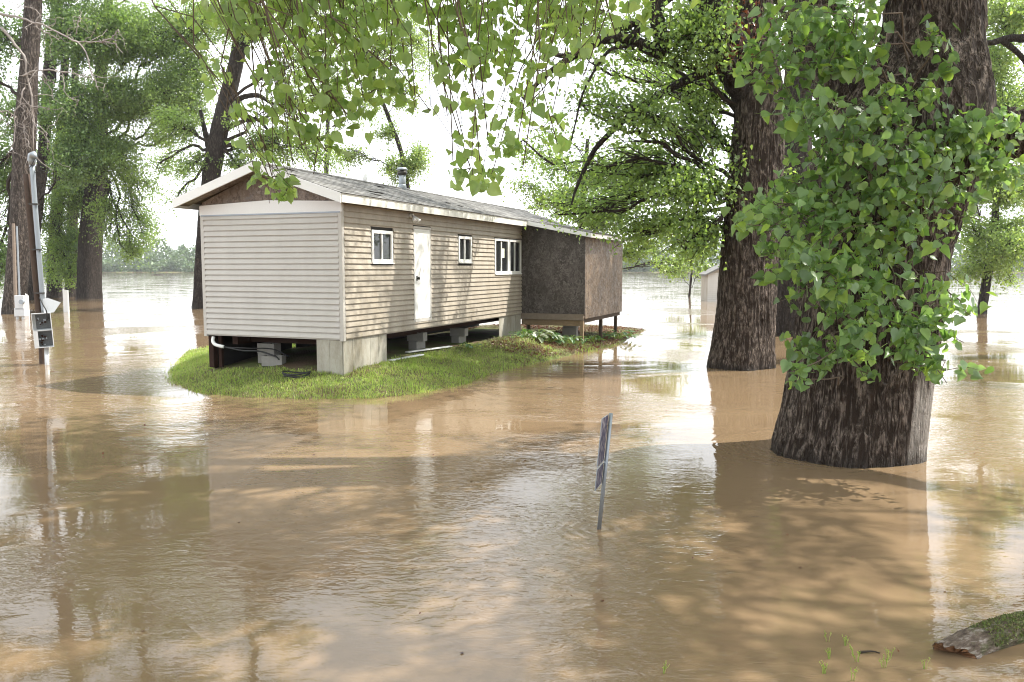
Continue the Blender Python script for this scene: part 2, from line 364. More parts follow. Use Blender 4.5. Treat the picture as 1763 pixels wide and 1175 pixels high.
# island outline at the waterline
outl = [gnd(*p)[:2] for p in [(293, 640), (302, 660), (345, 676), (420, 684), (520, 687), (640, 686), (720, 678), (790, 664), (840, 645), (900, 630), (960, 616), (1030, 603), (1062, 594), (1085, 580)]]
outl += [np.array(p) for p in [(4.6, 28.0), (2.5, 31.0), (-2, 29.5), (-5.5, 24.5), (-8.2, 20.5)]]
outl = np.array(outl)
def inside_dist(P):
    """signed distance to the outline (positive inside)"""
    P = np.asarray(P, float); n = len(outl); d = np.full(len(P), 1e9); ins = np.zeros(len(P), bool)
    for i in range(n):
        a, b = outl[i], outl[(i + 1) % n]; ab = b - a; t = np.clip(((P - a) @ ab) / (ab @ ab), 0, 1)
        d = np.minimum(d, np.linalg.norm(P - (a + t[:, None] * ab), axis=1))
        c = ((a[1] > P[:, 1]) != (b[1] > P[:, 1])) & (P[:, 0] < (b[0] - a[0]) * (P[:, 1] - a[1]) / (b[1] - a[1] + 1e-12) + a[0]); ins ^= c
    return np.where(ins, d, -d)
def ground_h(P):
    P = np.asarray(P, float); d = inside_dist(P) + 0.35 * (fbm(P[:, 0] * 1.6, P[:, 1] * 1.6, 0, 5) - 0.5)
    top = np.interp(P[:, 1], [13, 15.5, 19, 22, 26], [0.42, 0.50, 0.44, 0.25, 0.16])
    h_ = top * (1 - np.exp(-np.maximum(d, 0) / 1.5)) + np.where(d < 0, d * 0.5, 0)
    lump = np.exp(-(((P[:, 0] - LUMP[0]) / 0.75) ** 2 + ((P[:, 1] - LUMP[1]) / 1.1) ** 2)) * 0.16
    return np.maximum(h_ + lump * (d > 0) + 0.05 * (fbm(P[:, 0] * 3, P[:, 1] * 3, 0, 9) - 0.5), -0.6)
LUMP = gnd(890, 610)[:2]
gx, gy = np.meshgrid(np.linspace(-9.5, 6.5, 170), np.linspace(11.5, 32.5, 210)); P = np.stack([gx.ravel(), gy.ravel()], 1); z = ground_h(P)
nx = 170; ii = np.arange(209)[:, None] * nx + np.arange(169)[None, :]
F = np.stack([ii, ii + 1, ii + nx + 1, ii + nx], -1).reshape(-1, 4)
link('grass_bank', raw('grass_bank', np.c_[P, z], F, M['bank'], True), kind='structure')

# ------------------------------------------------------------------ leaves and trees
def heart(fold=0.18, petiole=True):
    # x across, y from base (0) to tip (1), z normal; folded at the midrib
    out = [(0.0, 0.06), (0.20, -0.05), (0.42, 0.04), (0.52, 0.26), (0.42, 0.52), (0.20, 0.80), (0.0, 1.05)]
    V = []; F = []
    V += [(0, 0.06, 0), (0, 0.45, -0.02), (0, 1.05, -0.10)]           # midrib
    for sgn in (1, -1):
        b = len(V)
        V += [(sgn * x, y, fold * x - 0.10 * max(0, y - 0.5) ** 2 + 0.03 * math.sin(7 * y + sgn)) for x, y in out[1:-1]]
        for a_, b_, c_ in ((0, b, b + 1), (0, b + 1, 1), (1, b + 1, b + 2), (1, b + 2, b + 3), (1, b + 3, b + 4), (1, b + 4, 2)):
            F.append((a_, b_, c_) if sgn > 0 else (a_, c_, b_))
    if petiole:
        b = len(V); V += [(-0.012, -0.60, 0.10), (0.012, -0.60, 0.10), (0.014, 0.08, 0), (-0.014, 0.08, 0)]; F += [(b, b + 1, b + 2), (b, b + 2, b + 3)]
    return np.array(V, float), np.array(F)
HEART = heart()
MID = (np.array([(0, 0, 0), (0.45, 0.35, 0.10), (0, 0.55, -0.02), (-0.45, 0.35, 0.10), (0, 1.0, -0.06)], float), np.array([(0, 1, 2), (0, 2, 3), (2, 1, 4), (2, 4, 3)]))
FAR = (np.array([(0, 0, 0), (0.42, 0.45, 0.10), (0, 1.0, 0), (-0.42, 0.45, 0.10)], float), np.array([(0, 1, 2), (0, 2, 3)]))
def leaf_rot(n, rg, droop=0.6, up=0.5, face=None):
    T = rg.normal(size=(n, 3)); T[:, 2] -= droop * 2; T /= np.linalg.norm(T, axis=1)[:, None]
    Z = rg.normal(size=(n, 3)); Z[:, 2] += up * 1.5
    if face is not None: Z += np.asarray(face)
    Z -= T * np.sum(Z * T, 1)[:, None]; Z /= np.linalg.norm(Z, axis=1)[:, None] + 1e-9
    X = np.cross(T, Z); return X, T, Z
def leaves(name, P, size, mat, parent, tmpl, rg, droop=0.6, up=0.5, face=None, kind='stuff', smooth=False):
    P = np.asarray(P, float); n = len(P); TV, TF = tmpl
    X, T, Z = leaf_rot(n, rg, droop, up, face); s = size * rg.uniform(0.45, 1.2, n)
    cu = rg.uniform(-0.3, 3.2, n)[:, None, None]; wd = rg.uniform(0.72, 1.08, n)[:, None, None]
    V = P[:, None, :] + s[:, None, None] * (wd * TV[None, :, 0:1] * X[:, None] + TV[None, :, 1:2] * T[:, None] + cu * TV[None, :, 2:3] * Z[:, None])
    F = (TF[None] + (np.arange(n) * len(TV))[:, None, None]).reshape(-1, 3)
    return link(name, raw(name, V.reshape(-1, 3), F, mat, smooth), parent, kind=kind)
def trunk_mesh(name, path, mat, parent, nu=40, nv=60, amp=0.02, cell=0.09, stretch=5.0, seed=1, lobes=0.06, bare=None, wet=0.25, zdetail=None, flare=0.25):
    """path rows: x, y, z, radius.  Rings are horizontal; ridged bark is displaced geometry."""
    S = spline(path, 400); zz = S[:, 2]
    if zdetail:
        nz1 = int(nv * 0.8); zs = np.r_[np.linspace(zz[0], zdetail, nz1), np.linspace(zdetail, zz[-1], nv - nz1 + 1)[1:]]
    else: zs = np.linspace(zz[0], zz[-1], nv)
    c = np.stack([np.interp(zs, zz, S[:, k]) for k in (0, 1, 3)], 1)
    a = np.linspace(0, 2 * math.pi, nu, endpoint=False); A, Zs = np.meshgrid(a, zs)
    r = c[:, 2][:, None] * np.ones_like(A)
    r = r * (1 + flare * np.exp(-np.maximum(Zs, 0) / (c[0, 2] * 1.1)) * (0.5 + 0.5 * np.cos(A * 5 + seed)))
    r = r * (1 + lobes * np.sin(A * 3 + seed + Zs * 0.25) + lobes * 0.7 * (fbm(np.cos(A) * 1.6, np.sin(A) * 1.6, Zs * 0.5, seed) - 0.5) * 2)
    R0 = c[0, 2]
    wx = 0.5 * (vnoise(np.cos(A) * R0 / cell / 3, np.sin(A) * R0 / cell / 3, Zs / cell / 4, seed + 3) - 0.5)
    u, v, w = np.cos(A) * R0 / cell + wx, np.sin(A) * R0 / cell + wx, Zs / (cell * stretch)
    n1 = vnoise(u, v, w, seed + 7); n2 = vnoise(u * 2.1, v * 2.1, w * 2.6, seed + 8); n3 = vnoise(u * 4.5, v * 4.5, w * 9, seed + 9)
    m1 = vnoise(u * 0.8 + 31, v * 0.8, w * 0.8, seed + 17)
    p1 = vnoise(u * 1.1 - 17, v * 1.1, w * 1.3, seed + 27)
    ridge = np.maximum(np.maximum(1 - np.abs(2 * n1 - 1) * 2.3, 1 - np.abs(2 * m1 - 1) * 2.3), 1 - np.abs(2 * p1 - 1) * 2.8)
    brk = np.clip((vnoise(u * 1.3, v * 1.3, Zs / cell * 0.55, seed + 33) - 0.28) * 6, 0, 1)          # cracks that cut the ridges across
    bk = np.clip(np.clip(ridge, 0, 1) ** 0.7 * (0.55 + 0.45 * n2) * (0.55 + 0.45 * brk) + 0.22 * (n3 - 0.35), 0, 1)
    br = np.zeros_like(A)
    if bare is not None: br = bare(A, Zs)
    r = r + amp * (bk * 0.8 * (1 - 0.8 * br) + 0.35 * br - 0.5)
    V = np.stack([c[:, 0][:, None] + r * np.cos(A), c[:, 1][:, None] + r * np.sin(A), Zs], -1).reshape(-1, 3)
    i = np.arange(nv - 1)[:, None] * nu; j = np.arange(nu)[None, :]; j2 = (j + 1) % nu
    F = np.stack([i + j, i + j2, i + nu + j2, i + nu + j], -1).reshape(-1, 4)
    me = raw(name, V, F, mat, nu < 100 or True)
    for nm, val in (('bark', bk), ('bare', br), ('wet', np.clip(1 - (Zs - 0.02 + 0.06 * (n1 - 0.5)) / (wet * 0.5), 0, 1))):
        at = me.attributes.new(nm, 'FLOAT', 'POINT'); at.data.foreach_set('value', val.ravel().astype(np.float32))
    return link(name, me, parent)
def arc(a, b, rg, sag=0.15, wig=0.08, n=8):
    a, b = np.asarray(a, float), np.asarray(b, float); L = np.linalg.norm(b - a); t = np.linspace(0, 1, n)[:, None]
    P = a + (b - a) * t; P[:, 2] += (np.sin(t[:, 0] * math.pi)) * L * sag
    W = np.cumsum(rg.normal(size=(n, 3)) * wig * L / n, axis=0); W -= t * W[-1]; W[0] = 0
    return P + W
GAPS = [(gnd(*g[:2]), g[2]) for g in [(1400, 850, .5), (1490, 862, .6), (1600, 905, .5), (1640, 960, .35), (1350, 1062, .27), (1550, 1040, .22), (430, 1118, .36), (70, 1108, .32), (540, 790, .55), (640, 800, .5), (470, 836, .38),
        (1050, 770, .5), (1180, 775, .5), (1140, 1040, .13), (760, 768, .4), (1000, 1105, .12), (600, 735, .5), (960, 690, .6), (1270, 745, .45), (900, 720, .4), (1290, 700, .5), (760, 700, .5), (200, 1040, .12), (1230, 905, .2)]]
_hp = pix(591, 586, 14.3)
GAPS += [(np.array((_hp[0] + 0.371 * y_, _hp[1] + 0.928 * y_, z_)), r_) for y_, z_, r_ in [(0.5, 2.2, .25), (0.9, 1.5, .22), (1.9, 2.4, .2), (3.0, 1.4, .3), (4.2, 2.3, .25), (4.3, 1.3, .2), (5.6, 1.7, .3), (6.4, 1.5, .2), (7.3, 2.5, .25), (8.2, 1.3, .25), (7.2, 1.4, .15), (10.2, 1.5, .25), (12, 1.6, .2)]]
SV = np.array(SUNV)
def lit(P):  # drops leaves along sun rays so chosen water and wall spots catch sun
    keep = np.ones(len(P), bool)
    for g, r in GAPS:
        d = P - g; t = d @ SV; q_ = np.linalg.norm(d - t[:, None] * SV, axis=1)
        keep &= ~((q_ < r * (0.75 + 0.6 * vnoise(P[:, 0] * 1.2, P[:, 1] * 1.2, P[:, 2] * 1.2, 3))) & (t > 2.5))
    return P[keep]
def crown(tree, path, blobs, mat, rg, leafsize, tmpl=FAR, bmat='branch_dark', droop=0.5, up=0.5, name='foliage', limb_r=0.22, twigr=0.010, spread=1.0, face=None, from_low=0.25, cl=0.38, dk=3.3, dm=1.05, lowf=0.3):
    """limbs from the trunk into each blob, twigs through it, leaves in clumps round the twigs.
    blob: centre(3), radii(3), clumps, leaves per clump"""
    S = np.asarray(spline(path, 200)); Vs, Fs, LP = [], [], []; nb = 0
    def addt(P_, r_, seg):
        nonlocal nb
        V_, F_ = tube(P_, r_, seg); Vs.append(V_); Fs.append(F_ + nb); nb += len(V_)
    for c, rr, k, m in blobs:
        c = np.asarray(c, float); rr = np.asarray(rr, float); k = int(k * dk); m = int(m * dm)
        d = np.linalg.norm(S[:, :2] - c[:2], axis=1); want = c[2] - from_low * d.min() * 2 - 0.5
        i = int(np.argmin(np.abs(S[:, 2] - np.clip(want, S[0, 2] + lowf * (S[-1, 2] - S[0, 2]), S[-1, 2])))); st = S[i, :3]; r0 = min(0.16, max(0.02, S[i, 3] * limb_r))
        Lm = arc(st, c, rg, 0.08, 0.35, 12); addt(Lm, np.linspace(r0, max(0.012, r0 * 0.35), 12), 7)
        for _ in range(k):
            v_ = rg.normal(size=3); v_ *= rg.uniform(0.25, 1) ** (1 / 2) / np.linalg.norm(v_); e = c + v_ * rr
            s_ = Lm[rg.integers(4, 12)]; Tw = arc(s_, e, rg, 0.10, 0.35, 7)
            addt(Tw, np.linspace(max(twigr * 1.6, r0 * 0.18), twigr * 0.5, 7), 4)
            sd = cl * leafsize * 6 * spread
            t = rg.uniform(0.45, 1.0, m); idx = t * 6; i0 = np.minimum(idx.astype(int), 5); base = Tw[i0] + (Tw[i0 + 1] - Tw[i0]) * (idx - i0)[:, None]
            LP.append(base + rg.normal(size=(m, 3)) * sd * np.array((1, 1, 0.75)) * np.clip(t, 0.3, 1)[:, None])
    V_, F_ = np.vstack(Vs), np.vstack(Fs)
    link('branches', raw('branches', V_, F_, M[bmat], True), tree)
    LP = np.vstack(LP); LP[:, 2] = np.where(LP[:, 2] < 0.15, 0.15 + rg.uniform(0, 0.4, len(LP)), LP[:, 2])
    leaves(name, lit(LP), leafsize, M[mat], tree, tmpl, rg, droop, up, face)
def B(px, py, Y, rx, ry, k, m, ry_depth=None):
    c = pix(px, py, Y); s = Y / FPX
    return (c, (rx * s, (ry_depth if ry_depth else (rx + ry) / 2 * s), ry * s), k, m)
def tp(rows):
    """trunk path from pixel rows (px, py, Y, width px)"""
    out = []
    for px, py, Y, w in rows: p = pix(px, py, Y); out.append((p[0], p[1], p[2], w / 2 * Y / FPX))
    return out
def base_under(rows):
    p = rows[0]; return [(p[0], p[1], -0.8, p[3] * 1.02)] + rows

# ---- the great cottonwood on the right
rg = np.random.default_rng(11)
BY = 9.4
bigp = base_under(tp([(1450, 790, BY, 240), (1466, 700, BY, 232), (1488, 560, BY, 230), (1508, 420, BY, 232), (1535, 300, BY, 265), (1565, 200, BY, 250), (1600, 80, BY, 165), (1608, -40, BY + 0.1, 150), (1600, -300, BY + 0.2, 135), (1590, -900, BY + 0.4, 90), (1580, -1500, BY + 0.5, 40)]))
big = thing('cottonwood_tree', 'massive furrowed cottonwood trunk standing in the water at right, half covered in heart-shaped leaves', 'tree')
def bare_f(A, Z):
    d = np.abs(((A - R(-36) + math.pi) % (2 * math.pi)) - math.pi)
    e = fbm(np.cos(A) * 4, np.sin(A) * 4, Z * 1.3, 44)
    return np.clip((0.44 + (e - 0.5) * 0.35 - d) * 14, 0, 1) * np.clip((1.05 + (e - 0.5) * 0.5 - Z) * 5, 0, 1)
trunk_mesh('trunk', bigp, M['bark_big'], big, 560, 620, 0.060, 0.135, 5.0, 3, 0.035, bare_f, 0.30, zdetail=5.4, flare=0.07)
def side_limb(rows, mat, parent, seg=14, name='limb', n=40):
    P_ = spline([(*pix(a, b, c), w / 2 * c / FPX) for a, b, c, w in rows], n)
    V_, F_ = tube(P_[:, :3], P_[:, 3] * (1 + 0.05 * np.sin(np.arange(n) * 1.7)), seg)
    nn_ = fbm(V_[:, 0] * 14, V_[:, 1] * 14, V_[:, 2] * 14, 4)
    cc = np.repeat(P_[:, :3], seg, 0); V_ = cc + (V_ - cc) * (0.85 + 0.3 * nn_)[:, None]
    me = raw(name, V_, F_, mat, True); at = me.attributes.new('bark', 'FLOAT', 'POINT'); at.data.foreach_set('value', nn_.astype(np.float32))
    return link(name, me, parent)
side_limb([(1580, 330, 9.3, 150), (1650, 250, 9.2, 120), (1720, 232, 9.1, 90), (1800, 225, 9.0, 75), (1950, 150, 8.9, 60), (2150, 0, 8.6, 40)], M['bark_big'], big, 48, n=110)
side_limb([(1520, 300, 9.3, 120), (1455, 190, 9.5, 85), (1425, 60, 9.7, 70), (1400, -120, 9.9, 60), (1300, -420, 10.2, 45), (1150, -700, 10.4, 25)], M['bark_big'], big, 40, n=100)
# shoots and large leaves before the trunk
clus = [(1335, 35, 45, 40, 60), (1400, 45, 60, 50, 90), (1470, 40, 45, 45, 60), (1290, 105, 35, 35, 35), (1350, 110, 50, 45, 75), (1420, 120, 55, 50, 90), (1480, 110, 40, 40, 50),
        (1380, 190, 60, 35, 60), (1450, 200, 60, 45, 90), (1520, 190, 45, 45, 60), (1285, 145, 20, 22, 12), (1600, 70, 30, 45, 26), (1640, 110, 22, 30, 14), (1590, 150, 35, 30, 26),
        (1400, 260, 50, 40, 70), (1470, 280, 60, 45, 95), (1550, 260, 60, 45, 90), (1620, 235, 55, 40, 70), (1690, 225, 45, 35, 60), (1745, 215, 35, 40, 55), (1660, 290, 50, 35, 60), (1720, 290, 40, 30, 45),
        (1380, 330, 40, 35, 50), (1440, 350, 60, 45, 95), (1520, 345, 60, 45, 95), (1590, 325, 50, 40, 70), (1650, 345, 35, 30, 35), (1265, 385, 28, 25, 28), (1310, 385, 45, 35, 65), (1360, 405, 50, 45, 80),
        (1430, 420, 55, 40, 85), (1500, 410, 50, 45, 80), (1570, 385, 40, 30, 38), (1310, 440, 30, 30, 28), (1370, 465, 40, 35, 50), (1440, 480, 50, 40, 75), (1500, 480, 45, 40, 60), (1315, 480, 18, 16, 8),
        (1400, 530, 40, 40, 50), (1460, 545, 40, 35, 45), (1380, 590, 28, 40, 36), (1370, 640, 22, 26, 20), (1355, 655, 12, 10, 6), (1400, 640, 20, 25, 16), (1440, 600, 25, 20, 16), (1500, 545, 25, 25, 16),
        (1485, 620, 32, 25, 26), (1490, 655, 12, 12, 7), (1550, 560, 45, 35, 50), (1590, 590, 45, 40, 65), (1620, 560, 35, 30, 40), (1580, 630, 40, 28, 42), (1620, 640, 25, 20, 18), (1650, 530, 30, 22, 20), (1672, 545, 14, 12, 6),
        (1600, 500, 30, 25, 20), (1540, 505, 25, 25, 16), (1630, 660, 14, 10, 5), (1660, 590, 12, 10, 4), (1640, 400, 25, 25, 12), (1600, 440, 22, 22, 9), (1690, 380, 20, 20, 7), (1555, 460, 22, 25, 10)]
MBt = MB(); LP = []; Sb = spline(bigp, 200)
for (px, py, rx, ry, n) in clus:
    over = 1380 < px < 1620
    Yc = rg.uniform(7.7, 8.25) if over else rg.uniform(7.6, 8.9)
    c = pix(px, py, Yc); s = Yc / FPX
    i = int(np.argmin(np.abs(Sb[:, 2] - (c[2] + rg.uniform(-0.3, 0.5))))); st = Sb[i, :3] + np.array((np.clip(c[0] - Sb[i, 0], -1, 1) * Sb[i, 3] * 0.6, -Sb[i, 3] * 0.8, 0))
    A1 = arc(st, c, rg, 0.10, 0.4, 8); MBt.tube(A1, np.linspace(0.011, 0.004, 8), 5)
    for _ in range(max(1, n // 8)):
        e = c + rg.normal(size=3) * np.array((rx * s * 0.6, 0.18, ry * s * 0.6)); Tw = arc(A1[rg.integers(4, 8)], e, rg, 0.05, 0.4, 6); MBt.tube(Tw, np.linspace(0.005, 0.002, 6), 4)
        m = max(2, int(round(n * 1.35 / max(1, n // 8)))); t = rg.uniform(0.35, 1, m) * 5; i0 = np.minimum(t.astype(int), 4)
        LP.append(Tw[i0] + (Tw[i0 + 1] - Tw[i0]) * (t - i0)[:, None] + rg.normal(size=(m, 3)) * np.array((rx * s * 0.33, 0.10, ry * s * 0.33)))
MBt.build('twigs', M['twig'], big, smooth=True, kind='stuff')
LP = np.vstack(LP)
# nothing of the foliage may sit inside the trunk
zi = np.interp(LP[:, 2], Sb[:, 2], Sb[:, 1]); zr = np.interp(LP[:, 2], Sb[:, 2], Sb[:, 3]); zx = np.interp(LP[:, 2], Sb[:, 2], Sb[:, 0])
dd = np.hypot(LP[:, 0] - zx, LP[:, 1] - zi); bad = dd < zr + 0.12
LP[bad, 1] = (zi - np.sqrt(np.maximum((zr + 0.14) ** 2 - (LP[:, 0] - zx) ** 2, 0)))[bad] - rg.uniform(0, 0.25, bad.sum())
def leaf_parts(P, size, mat, parent, rg, n=300, face=(0, -1.2, 0.5)):
    """n single leaves as parts sharing one mesh each of four shapes, the rest joined as one part"""
    P = P[rg.permutation(len(P))]; near = np.argsort(P[:, 1] + 0.0 * P[:, 0])[:n]; near_m = np.zeros(len(P), bool); near_m[near] = True
    mes = []
    for k in range(4):
        V_, F_ = heart(0.05 + 0.16 * k, True); mes.append(raw('leaf', V_, F_, M[mat]))
    Pn = P[near_m]; X, T, Z = leaf_rot(len(Pn), rg, 0.42, 0.4, face)
    from mathutils import Matrix
    for k in range(len(Pn)):
        o = bpy.data.objects.new('leaf', mes[k % 4]); C.objects.link(o); o.parent = parent
        mt = Matrix(((X[k][0], T[k][0], Z[k][0]), (X[k][1], T[k][1], Z[k][1]), (X[k][2], T[k][2], Z[k][2])))
        s = size * rg.uniform(0.5, 1.25); o.rotation_euler = mt.to_euler(); o.scale = (s, s, s); o.location = tuple(Pn[k])
    leaves('foliage', P[~near_m], size, M[mat], parent, HEART, rg, 0.42, 0.4, face)
leaf_parts(LP, 0.106, 'leaf_near', big, rg)
# high crown of the great tree, above and beside the frame
def cb(x, y, z, rx, ry, rz, k, m): return ((x, y, z), (rx, ry, rz), k, m)
crown(big, bigp, [cb(6.5, 8.5, 8.5, 2.6, 2.6, 1.6, 26, 60), cb(3.0, 8.0, 9.5, 2.6, 2.6, 1.6, 26, 60), cb(6.0, 5.0, 8.0, 2.4, 2.0, 1.2, 22, 60), cb(9.0, 6.0, 9.0, 2.5, 2.5, 1.6, 22, 60),
                  cb(0.5, 9.5, 10.0, 2.2, 2.4, 1.5, 20, 60), cb(4.5, 11.5, 11.5, 3, 2.4, 1.8, 26, 60), cb(9.0, 11.0, 10.5, 3, 2.6, 1.8, 24, 60), cb(4.0, 2.5, 8.5, 2.4, 1.8, 1.2, 20, 60), cb(8.5, 2.0, 8.5, 2.6, 2.0, 1.2, 20, 60),
                  cb(1.0, 5.0, 9.5, 2.2, 2.2, 1.2, 24, 60), cb(3.0, 5.8, 8.0, 2.4, 1.8, 1.0, 26, 60), cb(5.5, 7.0, 10.5, 3, 2.5, 1.2, 26, 60), cb(1.5, 7.5, 11.5, 2.6, 2.2, 1.2, 24, 60), cb(-1.0, 8.5, 12.5, 2.4, 2.2, 1.2, 18, 60), cb(12.0, 8.0, 11.0, 2.6, 2.6, 1.8, 18, 60)],
      'leaf_near', rg, 0.115, MID, 'branch_dark', name='upper_foliage', lowf=0.42, limb_r=0.14, dk=2.7, dm=1.2)

# ---- second big cottonwood, behind it
t2p = base_under(tp([(1272, 632, 17.6, 106), (1280, 560, 17.6, 100), (1288, 450, 17.6, 96), (1300, 300, 17.6, 90), (1306, 180, 17.6, 80), (1298, 60, 17.7, 66), (1296, -60, 17.8, 58), (1300, -250, 18, 44), (1310, -450, 18, 22)]))
tree2 = thing('cottonwood_tree', 'thick dark cottonwood trunk in the water just left of the massive leafy one', 'tree')
trunk_mesh('trunk', t2p, M['bark_big'], tree2, 340, 420, 0.055, 0.125, 5, 8, 0.03, None, 0.25, zdetail=8.2, flare=0.14)
side_limb([(1300, 175, 17.6, 60), (1255, 120, 17.4, 40), (1235, 60, 17.2, 32), (1225, -60, 17, 26)], M['bark_dark'], tree2)
side_limb([(1300, 110, 17.6, 50), (1220, 20, 17.2, 34), (1180, -20, 17.1, 30), (1130, 10, 17, 28), (1140, 90, 16.9, 24), (1085, 68, 16.8, 18), (1030, 72, 16.7, 15), (975, 105, 16.6, 12), (940, 130, 16.6, 9), (900, 170, 16.5, 6)], M['bark_dark'], tree2)
side_limb([(1142, 92, 16.9, 14), (1095, 82, 16.8, 9), (1055, 84, 16.7, 6), (1028, 115, 16.7, 5), (1004, 160, 16.6, 4), (990, 215, 16.6, 3), (980, 258, 16.6, 2)], M['bark_dark'], tree2, 8)
side_limb([(1090, 68, 16.8, 16), (1100, 40, 16.8, 12), (1060, 55, 16.8, 12), (1000, 90, 16.7, 10), (960, 95, 16.7, 8), (945, 75, 16.7, 5)], M['bark_dark'], tree2, 8)
side_limb([(984, 352, 17.6, 3), (992, 325, 17.6, 5), (1010, 285, 17.6, 8), (1035, 245, 17.5, 9), (1110, 180, 17.4, 11), (1200, 130, 17.4, 16), (1290, 100, 17.6, 26)], M['bark_dark'], tree2, 8)
crown(tree2, t2p, [B(1180, 60, 16.6, 80, 70, 26, 60), B(1090, 190, 16.6, 90, 50, 16, 60), B(1190, 220, 18.0, 75, 70, 24, 60), B(1090, 290, 18.5, 90, 55, 20, 60), B(1180, 330, 17.0, 80, 50, 22, 60), B(1110, 400, 18.5, 100, 40, 18, 60), B(1010, 370, 19.5, 90, 40, 14, 56), B(1200, 410, 18.0, 40, 50, 12, 56), B(900, 240, 20, 50, 40, 6, 40), B(1020, 110, 18.5, 60, 30, 7, 40), B(1225, 20, 17.5, 50, 60, 16, 56), B(1130, 140, 19.5, 90, 50, 18, 60), B(1210, 150, 19, 50, 60, 16, 60), B(960, 40, 19, 80, 50, 8, 44),
                   B(980, 300, 18.5, 70, 50, 11, 45), B(1000, 180, 17.2, 60, 60, 10, 40), B(1060, 60, 17.2, 110, 50, 16, 45), B(1180, 430, 17, 45, 35, 8, 50), B(960, 370, 18.5, 50, 25, 6, 40), B(1330, 330, 19.0, 35, 80, 10, 40), B(1255, 300, 17.0, 20, 60, 5, 24),
                   cb(2.0, 17, 9.5, 3.5, 3, 2, 26, 55), cb(6.0, 16, 10.5, 3.5, 3, 2, 26, 55), cb(4.0, 20, 12, 4, 3, 2.5, 26, 55), cb(9.5, 19, 10, 3, 3, 2.2, 20, 55), cb(0, 19, 12, 3, 3, 2, 14, 55), cb(4.0, 13.5, 10.5, 3, 2, 1.6, 14, 55)],
      'leaf_mid', rg, 0.10, MID, name='foliage', limb_r=0.10, dk=2.3, dm=0.75, cl=0.42, twigr=0.008)
# dead brown leaf bunch caught on it
Pd = np.vstack([pix(1290, 45, 16.6) + rg.normal(size=(150, 3)) * np.array((0.28, 0.15, 0.33)), pix(1262, 90, 16.6) + rg.normal(size=(40, 3)) * np.array((0.12, 0.1, 0.15))])
leaves('dead_leaves', Pd, 0.11, M['leaf_dead'], tree2, MID, rg, 0.8, 0.1)

# ---- trunk seen in the gap between the two
t3p = base_under(tp([(1362, 578, 26, 66), (1362, 450, 26, 62), (1366, 300, 26, 58), (1374, 150, 26, 46), (1380, 0, 26, 40), (1385, -200, 26.3, 26)]))
tree3 = thing('cottonwood_tree', 'shaded dark trunk seen in the gap between the two thick cottonwoods', 'tree')
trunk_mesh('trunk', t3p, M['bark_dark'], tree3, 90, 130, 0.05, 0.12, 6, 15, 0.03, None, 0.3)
crown(tree3, t3p, [B(1400, 40, 26, 80, 90, 16, 70), B(1350, 380, 27, 40, 60, 12, 60), cb(10, 25, 13, 4, 3, 2.5, 20, 60), cb(7, 27, 11, 3, 3, 2.5, 20, 60)], 'leaf_mid', rg, 0.12, FAR)

# ---- trees on the left.  rows: trunk, blobs
def bg_tree(label, rows, blobs, mat, leafsize=0.14, bark='bark_dark', nu=48, group=None, name='cottonwood_tree', tmpl=FAR, **k):
    p = base_under(tp(rows)); t = thing(name, label, 'tree', group=group)
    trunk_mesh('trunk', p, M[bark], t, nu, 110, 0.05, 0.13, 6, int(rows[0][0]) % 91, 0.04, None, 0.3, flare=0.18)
    crown(t, p, blobs, mat, rg, leafsize, tmpl, **k); return t, p
LG = 'cottonwoods standing in the flood on the left'
tA, pA = bg_tree('pale grey leaning trunk behind the utility pole at the far left, with bare dead branches', [(24, 541, 38, 36), (34, 400, 38, 34), (42, 250, 38, 34), (50, 120, 38, 28), (58, 0, 38, 26), (62, -150, 38, 18), (64, -350, 38, 12), (66, -520, 38, 6)],
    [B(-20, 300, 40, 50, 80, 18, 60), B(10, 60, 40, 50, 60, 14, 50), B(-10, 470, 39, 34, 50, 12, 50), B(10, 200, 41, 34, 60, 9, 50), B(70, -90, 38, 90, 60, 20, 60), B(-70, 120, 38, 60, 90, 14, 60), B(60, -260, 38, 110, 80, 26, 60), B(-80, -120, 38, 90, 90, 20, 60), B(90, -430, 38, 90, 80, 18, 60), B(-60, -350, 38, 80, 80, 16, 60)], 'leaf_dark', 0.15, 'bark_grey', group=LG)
bg_tree('dark slim trunk close right of the pale leaning one behind the utility pole', [(49, 517, 54, 18), (60, 400, 54, 17), (76, 250, 54, 18), (84, 130, 54, 18), (98, 20, 54, 18), (110, -120, 54, 12)],
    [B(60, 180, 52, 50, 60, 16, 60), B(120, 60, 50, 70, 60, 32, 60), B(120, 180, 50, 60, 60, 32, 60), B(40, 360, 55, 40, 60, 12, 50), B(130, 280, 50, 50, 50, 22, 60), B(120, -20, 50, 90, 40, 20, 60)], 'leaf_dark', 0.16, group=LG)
bg_tree('leafy young trunk clothed in foliage right of the utility pole', [(94, 512, 58, 24), (96, 400, 58, 20), (104, 250, 58, 16), (112, 100, 58, 12)],
    [B(95, 400, 56, 30, 90, 26, 60), B(100, 290, 56, 45, 70, 24, 60), B(120, 480, 56, 28, 32, 10, 50), B(140, 330, 56, 40, 60, 16, 60), B(85, 480, 57, 16, 28, 6, 40)], 'leaf_mid', 0.15, group=LG)
bg_tree('narrow shaded trunk just left of the broad dark trunk', [(121, 513, 60, 18), (124, 400, 60, 17), (128, 250, 60, 14), (130, 100, 60, 10)],
    [B(150, 220, 57, 60, 60, 26, 60), B(160, 60, 57, 80, 60, 34, 60), B(150, 330, 57, 45, 50, 16, 60), B(130, 430, 57, 35, 50, 12, 50)], 'leaf_dark', 0.16, group=LG)
